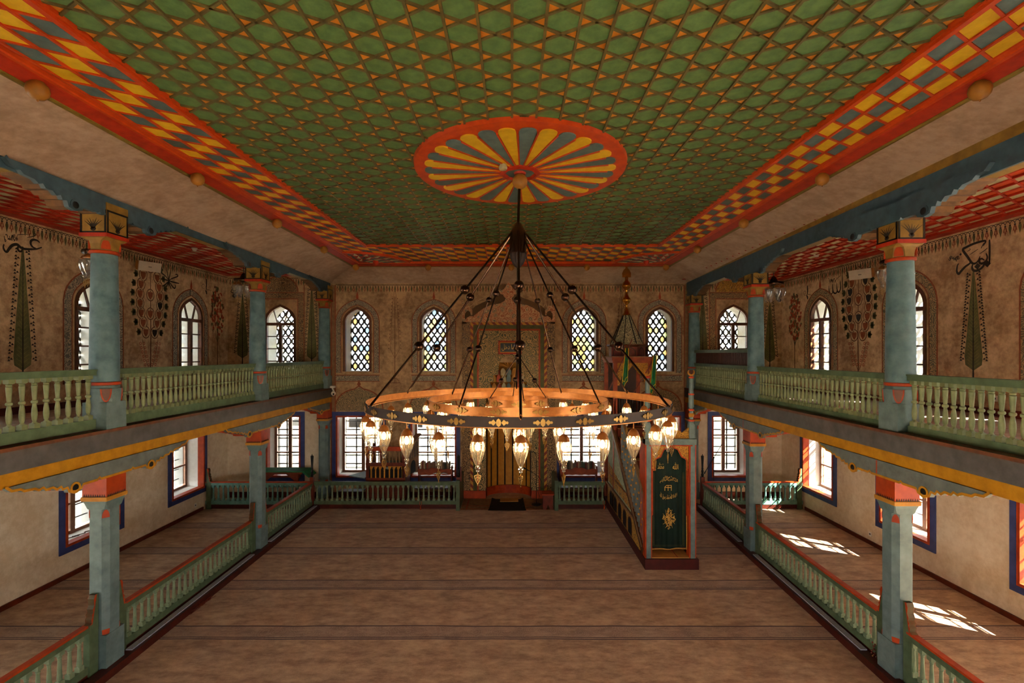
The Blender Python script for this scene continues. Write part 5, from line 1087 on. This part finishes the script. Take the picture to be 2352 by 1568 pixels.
t = thing('iron_candlestick', 'thin iron candlestick standing on top of the preaching seat', 'candlestick', (-4.52, 16.36, 2.04)); ob('stand', MB().lathe([(.09, 0), (.08, .02), (.012, .04), (.012, .4), (.02, .41)], (-4.52, 16.38, 2.042), 10), M['iron'], t); ob('hook_top', MB().tube([(-4.52+.035*cos(a/3), 16.38, 2.48+.035*sin(a/3)) for a in range(-3, 12)], .008, 5), M['iron'], t)
# ------------------------------------------------------------------ book rests and books
ORDN = 'first second third fourth fifth sixth seventh eighth ninth tenth eleventh twelfth thirteenth fourteenth fifteenth sixteenth seventeenth eighteenth nineteenth twentieth'.split(); ORDN += ['twenty-'+q for q in ORDN[:9]]
COLN = {'book_a': 'brown', 'book_b': 'dark green', 'book_c': 'tan', 'book_d': 'dark red'}
def rest(lab, xa, xb, glab, n):
    y = 16.95; t = thing('book_rest', lab, 'bookshelf', ((xa+xb)/2, y, 0))
    ob('shelf_board', MB().box(xa, xb, y-.14, y+.14, 1.0, 1.04), M['redwood'], t)
    P = [(xa, 1.0), (xa, 1.17)]+[(xa+(xb-xa)*k/12, 1.15+.035*abs(sin(k*1.05))+(.05 if 4 < k < 8 else 0)) for k in range(1, 12)]+[(xb, 1.17), (xb, 1.0)]
    P += [(xa+(xb-xa)*k/12, .99-.03*abs(sin(k*1.2))) for k in range(11, 0, -1)]
    ob('scalloped_apron', MB().prism(P, lambda u, v, w: (u, y-.14-w, v), 0, .03), M['apron'], t)
    for x in (xa, xb-.05): ob('leg', MB().box(x, x+.05, y-.12, y+.12, 0, 1.25), M['redwood'], t)
    u = xa+.08; k = 0; rnd = random.Random(n)
    while u < xb-.12:
        w = rnd.uniform(.035, .065); h = rnd.uniform(.3, .42); d = rnd.uniform(.15, .2); bc = rnd.choice(('book_a', 'book_a', 'book_b', 'book_c', 'book_d')); bk = thing('book', COLN[bc]+' upright book, '+ORDN[k]+' from the left on the '+glab, 'book', (u+w/2, y, 1.04), 'books on the '+glab)
        ob('cover', MB().box(u, u+.006, y-.1, y-.1+d, 1.04, 1.04+h).box(u+w-.006, u+w, y-.1, y-.1+d, 1.04, 1.04+h).box(u, u+w, y-.106, y-.098, 1.04, 1.04+h), M[bc], bk)
        ob('pages', MB().box(u+.006, u+w-.006, y-.098, y-.11+d, 1.045, 1.035+h), M['paper'], bk); u += w+.006; k += 1
rest('red carved book rest with a row of books under the window left of the niche', -3.3, -2.1, 'left red book rest', 11); rest('red carved book rest with a row of books under the window right of the niche', 1.68, 3.0, 'right red book rest', 12)
tag(ob('open_booklet', MB().prism([(-2.75, 1.045), (-2.62, 1.075), (-2.5, 1.05), (-2.38, 1.075), (-2.25, 1.045)], lambda u, v, w: (u, 16.72-w, v), 0, .08), M['paper']), 'open white booklet lying along the front of the left red book rest', 'booklet')
tag(ob('white_card', MB().box(3.02, 3.22, 16.98, 17.0, 1.0, 1.4), M['paper']), 'white card leaning by the window right of the right book rest', 'card')
def bench(lab, xa, xb, y, z, cat='bench'):
    t = thing('bench', lab, cat, ((xa+xb)/2, y, 0)); ob('seat', MB().box(xa, xb, y-.17, y+.17, z-.04, z).prism([(xa-.05, z), (xa, z-.04), (xa, z)], lambda u, v, w: (u, y+w, v), -.17, .17), M['darkwood'], t)
    for x in (xa+.08, xb-.12):
        ob('leg', MB().bar((x, y-.15, 0), (x, y+.12, z-.03), .05, .05), M['darkwood'], t); ob('leg', MB().bar((x, y+.15, 0), (x, y-.12, z-.03), .05, .05), M['darkwood'], t)
    ob('stretcher', MB().box(xa+.1, xb-.1, y-.02, y+.02, z*.45, z*.45+.04), M['darkwood'], t); return t
bench('small dark folding bench behind the left fence near the corner', -5.9, -5.1, 16.5, .52); bench('long dark bench in the window bay left of the niche', -3.3, -2.2, 16.55, .62); bench('long dark bench in the window bay right of the niche', 1.7, 3.0, 16.6, .62)
for k, x in enumerate((-2.95, -2.72, -2.5, 2.0, 2.3, 2.6)): tag(ob('paper_booklet', MB().box(x, x+.17, 16.5, 16.65, .62, .66), M['paper']), ['leftmost', 'middle', 'rightmost'][k % 3]+' pale booklet lying on the long dark bench '+('left' if x < 0 else 'right')+' of the niche', 'booklet', 'booklets on the benches')
# ------------------------------------------------------------------ rugs, stool, microphone stands
tag(ob('niche_rug', MB().box(-1.72, 1.4, 15.95, 17.15, .004, .016).box(-1.7, 1.35, 16.03, 16.06, .016, .018, 1).box(-1.7, 1.35, 16.36, 16.39, .016, .018, 1).box(-1.55, -1.51, 15.97, 17.1, .016, .018, 1).box(1.15, 1.19, 15.97, 17.1, .016, .018, 1), [M['treadbrown'], M['paint_red']]), 'brown bordered rug laid on the floor before the prayer niche', 'rug')
t = thing('prayer_rug', 'black prayer rug with curled corners in front of the prayer niche', 'rug', (-.16, 16.6, .02)); b = MB(); vs = []
for j in range(9):
    for k in range(9): u = k/8*2-1; v = j/8; hw = .62-.06*v; vs.append((-.16+hw*u*(1+.03*(v < .1)), 15.85+1.25*v, .028+.05*max(0, abs(u)-.8)*5*(v > .95)+.012*(j % 2)*(abs(u) > .9)))
b.add(vs, [(j*9+k, j*9+k+1, j*9+9+k+1, j*9+9+k) for j in range(8) for k in range(8)]); ob('cloth', b, M['charcoal'], t)
tag(ob('folded_cloth', MB().box(-.42, .22, 16.72, 17.1, .045, .06), M['tan']), 'tan folded cloth lying on the far end of the black prayer rug', 'cloth')
t = thing('microphone_stand', 'black microphone stand with two gooseneck microphones beside the prayer niche', 'microphone stand', (.84, 16.5, 0))
ob('base', MB().lathe([(.17, .02), (.17, .04), (.15, .05), (.03, .07)], (.84, 16.5, 0), 20), M['black'], t); ob('pole', MB().tube([(.84, 16.5, .05), (.84, 16.5, 1.65), (.82, 16.5, 1.78), (.74, 16.45, 1.84), (.64, 16.42, 1.86)], .012, 6), M['black'], t)
ob('microphone', MB().tube([(.64, 16.42, 1.86), (.52, 16.4, 1.92)], [.018, .024], 8).ball((.5, 16.4, 1.93), .032), M['black'], t); ob('gooseneck', MB().tube([(.84, 16.5, .62), (1.0, 16.45, .62), (1.02, 16.4, .8), (.92, 16.4, 1.0), (.66, 16.4, 1.18), (.5, 16.4, 1.25)], .01, 6), M['black'], t)
ob('microphone', MB().tube([(.55, 16.4, 1.22), (.44, 16.4, 1.29)], [.016, .024], 8).ball((.42, 16.4, 1.3), .03), M['black'], t); ob('cable', MB().tube([(.84, 16.5, .62), (.95, 16.5, .3), (.84, 16.5, .1), (1.2, 16.4, .025)], .006, 5), M['black'], t)
t = thing('wooden_stool', 'small wooden step stool with notched side beside the right fence panel', 'stool', (1.2, 16.1, 0)); ob('top', MB().box(1.01, 1.4, 15.93, 16.27, .5, .54), M['capred'], t)
for x in (15.97, 16.2): ob('leg_board', MB().prism([(1.04, 0), (1.13, 0), (1.205, .18), (1.28, 0), (1.37, 0), (1.37, .5), (1.04, .5)], lambda u, v, w: (u, x+w, v), 0, .03), M['redwood'], t)
t = thing('boom_stand', 'slim black boom microphone stand in the far right aisle before the window', 'microphone stand', (7.0, 16.6, 0)); a = bp(1621, 1081, 16.6); c = bp(1658, 1020, 16.6)
ob('boom', MB().tube([(a[0], 16.6, a[1]), (c[0], 16.6, c[1])], .012, 6), M['black'], t); ob('microphone', MB().tube([(a[0], 16.6, a[1]), (a[0]-.05, 16.6, a[1]-.1)], [.02, .026], 8), M['black'], t)
m_ = ((a[0]+c[0])/2, (a[1]+c[1])/2); ob('pole', MB().tube([(m_[0], 16.6, 0.02), (m_[0], 16.6, m_[1])], .012, 6), M['black'], t); ob('clamp', MB().ball((m_[0], 16.6, m_[1]), .035), M['black'], t)
for k in range(3): an = 2*pi*k/3+.3; ob('leg', MB().tube([(m_[0], 16.6, .25), (m_[0]+.25*cos(an), 16.6+.25*sin(an), .012)], .01, 5), M['black'], t)
# green draped table in the far left aisle
t = thing('draped_table', 'wooden bier table with green cloth in the far left aisle', 'table', (-7.6, 16.7, 0)); b = MB()
b.prism([(-8.9, 1.17), (-8.7, 1.13), (-7.2, 1.13), (-6.98, .95), (-6.95, .97), (-7.15, 1.17)], lambda u, v, w: (u, 16.75+w, v), -.3, .3); ob('green_cloth', b, M['cloth_green'], t)
ob('frame_rail', MB().box(-8.7, -7.2, 16.42, 16.46, 1.08, 1.14), M['redwood'], t)
for x in (-8.5, -7.4): ob('leg', MB().prism([(x-.06, 0), (x+.02, 0), (x+.08, 1.1), (x, 1.1)], lambda u, v, w: (u, 16.42+w, v), 0, .08), M['redwood'], t); ob('brace', MB().prism([(x, 1.08), (x+(.35 if x < -7.5 else -.35), 1.08), (x, .8)], lambda u, v, w: (u, 16.43+w, v), 0, .04), M['redwood'], t)
ob('lower_shelf', MB().box(-8.6, -7.35, 16.5, 17.0, .62, .65), M['mint'], t)
# ------------------------------------------------------------------ wall and ceiling fittings
def speaker(lab, x, y, z, s, yaw):
    t = thing('wall_speaker', lab, 'speaker', (x, y, z)); Rm = Matrix.Translation((x, y, z)) @ Matrix.Rotation(yaw, 4, 'Z') @ Matrix.Rotation(radians(12), 4, 'Y')
    f = lambda u, v, w: tuple(Rm @ Vector((w, u, v)))
    ob('front_grille', MB().prism([(-.27, -.13), (.27, -.13), (.27, .13), (-.27, .13)], f, .14, .17), M['speaker'], t); ob('body', MB().prism([(-.26, -.12), (.26, -.12), (.26, .12), (-.26, .12)], f, 0, .14).prism([(-.24, -.08), (.24, -.08), (.24, .1), (-.24, .1)], f, -.08, 0), M['tan'], t); ob('badge', MB().prism([(-.04, -.015), (.04, -.015), (.04, .0), (-.04, .0)], f, .17, .173), M['iron'], t); ob('bracket', MB().prism([(-.03, -.05), (.03, -.05), (.03, .05), (-.03, .05)], f, -.3, -.05), M['iron'], t)
p = lp(335, 587); speaker('white box speaker high on the left wall near the red lattice ceiling', XL+.3, p[0]-.35, 7.62, 1, -.5); p = rp(1995, 598); speaker('white box speaker high on the right wall near the red lattice ceiling', XR-.3, p[0]-.2, 7.38, -1, pi+.5)
for lab, x, y, z in (('round white smoke detector on the left red lattice ceiling', -8.62, 13.0, 8.075), ('round white smoke detector on the right red lattice ceiling', 8.3, 13.05, 7.915)):
    t = thing('smoke_detector', lab, 'smoke detector', (x, y, z)); ob('base', MB().lathe([(.07, -.02), (.075, 0)], (x, y, z), 18), M['plastic'], t); ob('head', MB().lathe([(.03, -.07), (.05, -.06), (.055, -.03), (.045, -.02)], (x, y, z), 18), M['white'], t)
t = thing('security_camera', 'small white dome security camera at the corner of the left gallery beam', 'camera', (-6.4, 17.2, 3.9)); ob('mount', MB().box(-6.5, -6.36, 17.1, 17.25, 3.99, 4.06).bar((-6.46, 17.18, 4.02), (-6.38, 17.15, 3.86), .04, .04), M['plastic'], t); ob('head', MB().ball((-6.37, 17.08, 3.8), .08, 14, 9), M['plastic'], t, smooth=60); ob('lens', MB().ball((-6.34, 17.01, 3.78), .035, 10, 6), M['black'], t)
def socket(lab, fn, u, z):
    t = thing('wall_socket', lab, 'socket', fn(u, z, 0)); ob('plate', MB().prism(rect(u, .05, z-.06, z+.06), fn, 0, .012), M['plastic'], t); ob('hole', MB().prism([(u+.025*cos(pi*k/6), z+.025*sin(pi*k/6)) for k in range(12)], fn, .01, .014), M['iron'], t)
u, z = lp(448.5, 1160); socket('white wall socket low on the left wall below the far window', PL, u, z); u, z = rp(1999, 1226); socket('white wall socket low on the right wall between two windows', PR, u, z); u, z = rp(2286, 922); socket('white wall socket low on the upper right gallery wall', PR, u, 4.3)
b = MB(); y_, x_ = 11.75, -10.5
pts = [(x_-.1, 11.42, .82), (x_-.02, 11.6, .82), (x_+.05, 11.72, .825), (x_-.03, 11.82, .82), (x_+.04, 11.9, .825), (x_+.0, 11.76, .83), (x_+.05, 11.95, .82), (x_+.08, 12.3, .82)]
b.tube([(x_-.1, 11.4, .81), (x_+.0, 11.62, .81)], .012, 6)
for k in range(40): q = k/39*(len(pts)-2)+.5; i = min(int(q), len(pts)-2); p = Vector(pts[i]).lerp(Vector(pts[i+1]), q-i); b.ball(p, .014, 5, 4)
tag(ob('prayer_beads', b, M['brown']), 'dark string of prayer beads lying on the left window sill', 'prayer beads')
t = thing('straw_brush', 'small reddish straw brush lying against the left kerb', 'brush', (-6.4, 9.9, 0))
b = MB(); rnd = random.Random(3)
for k in range(26): y = 9.9+rnd.uniform(-.28, .28); b.tube([(-6.43+rnd.uniform(-.02, .06), y-.12, .02+rnd.random()*.05), (-6.42+rnd.uniform(-.02, .08), y+.14, .015+rnd.random()*.05)], .005, 4)
ob('straws', b, M['redwood'], t); ob('binding', MB().tube([(-6.43, 9.84, .04), (-6.4, 9.96, .04)], .03, 8), M['redwood'], t)
def cord(lab, x, y, z, L, m):
    t = thing('hanging_cord', lab, 'cord', (x, y, z)); ob('loop', MB().tube([(x-.03, y, z), (x-.035, y-.02, z-L*.5), (x, y-.02, z-L*.75), (x+.035, y-.02, z-L*.5), (x+.03, y, z)], .008, 5), M[m], t); ob('tassel', MB().lathe([(.006, 0), (.018, -.03), (.022, -.12), (.005, -.16)], (x, y-.02, z-L*.74), 8), M[m], t)
p = bp(966, 1148, 16.0); cord('red cord with tassel hanging on the dark left fence', p[0], 16.02, .28, .2, 'capred'); p = bp(1388, 1150, 16.0); cord('red cord with tassel hanging on the fence beside the pulpit', p[0], 16.02, .3, .2, 'capred')
t = thing('bead_string', 'brown bead string hanging from the right aisle fence by the near column', 'beads', (XC(8.05)-.1, 8.05, .3)); b = MB()
for k in range(14): b.ball((XC(8.05)-.1+.02*sin(k*2.1), 8.05+.03*cos(k*1.7), .34-.016*k), .016, 6, 4)
ob('beads', b, M['redwood'], t); ob('tassel', MB().lathe([(.01, 0), (.02, -.05), (.03, -.1)], (XC(8.05)-.12, 8.05, .14), 6), M['tan'], t)
# daylight sampling portals in the window openings
def portal(loc, nrm, w, h):
    l = D.lights.new('portal', 'AREA'); l.shape = 'RECTANGLE'; l.size = w; l.size_y = h; l.cycles.is_portal = True
    o = D.objects.new('portal', l); C.objects.link(o); o.location = loc; o.rotation_euler = Vector(nrm).to_track_quat('-Z', 'Y').to_euler()
for c in FRT: portal((c, YF-.6, 1.85), (0, 1, 0), 1.4, 2.14)
for c in LOL: portal((XL-TH, c, 1.85), (1, 0, 0), 1.44, 2.14)
for c in LOR: portal((XR+TH, c, 1.85), (-1, 0, 0), 1.44, 2.14)
for c in UPL[1:]: portal((XL-TH, c, 5.7), (1, 0, 0), 1.1, 2.4)
for c in UPR[1:]: portal((XR+TH, c, 5.7), (-1, 0, 0), 1.1, 2.4)
for c in UPB+[a for a, _ in UPE]: portal((c, YB+TH, 5.7), (0, -1, 0), 1.1, 2.4)
for c, h in LOB: portal((c, YB+TH, 1.85), (0, -1, 0), 2*h, 2.14)
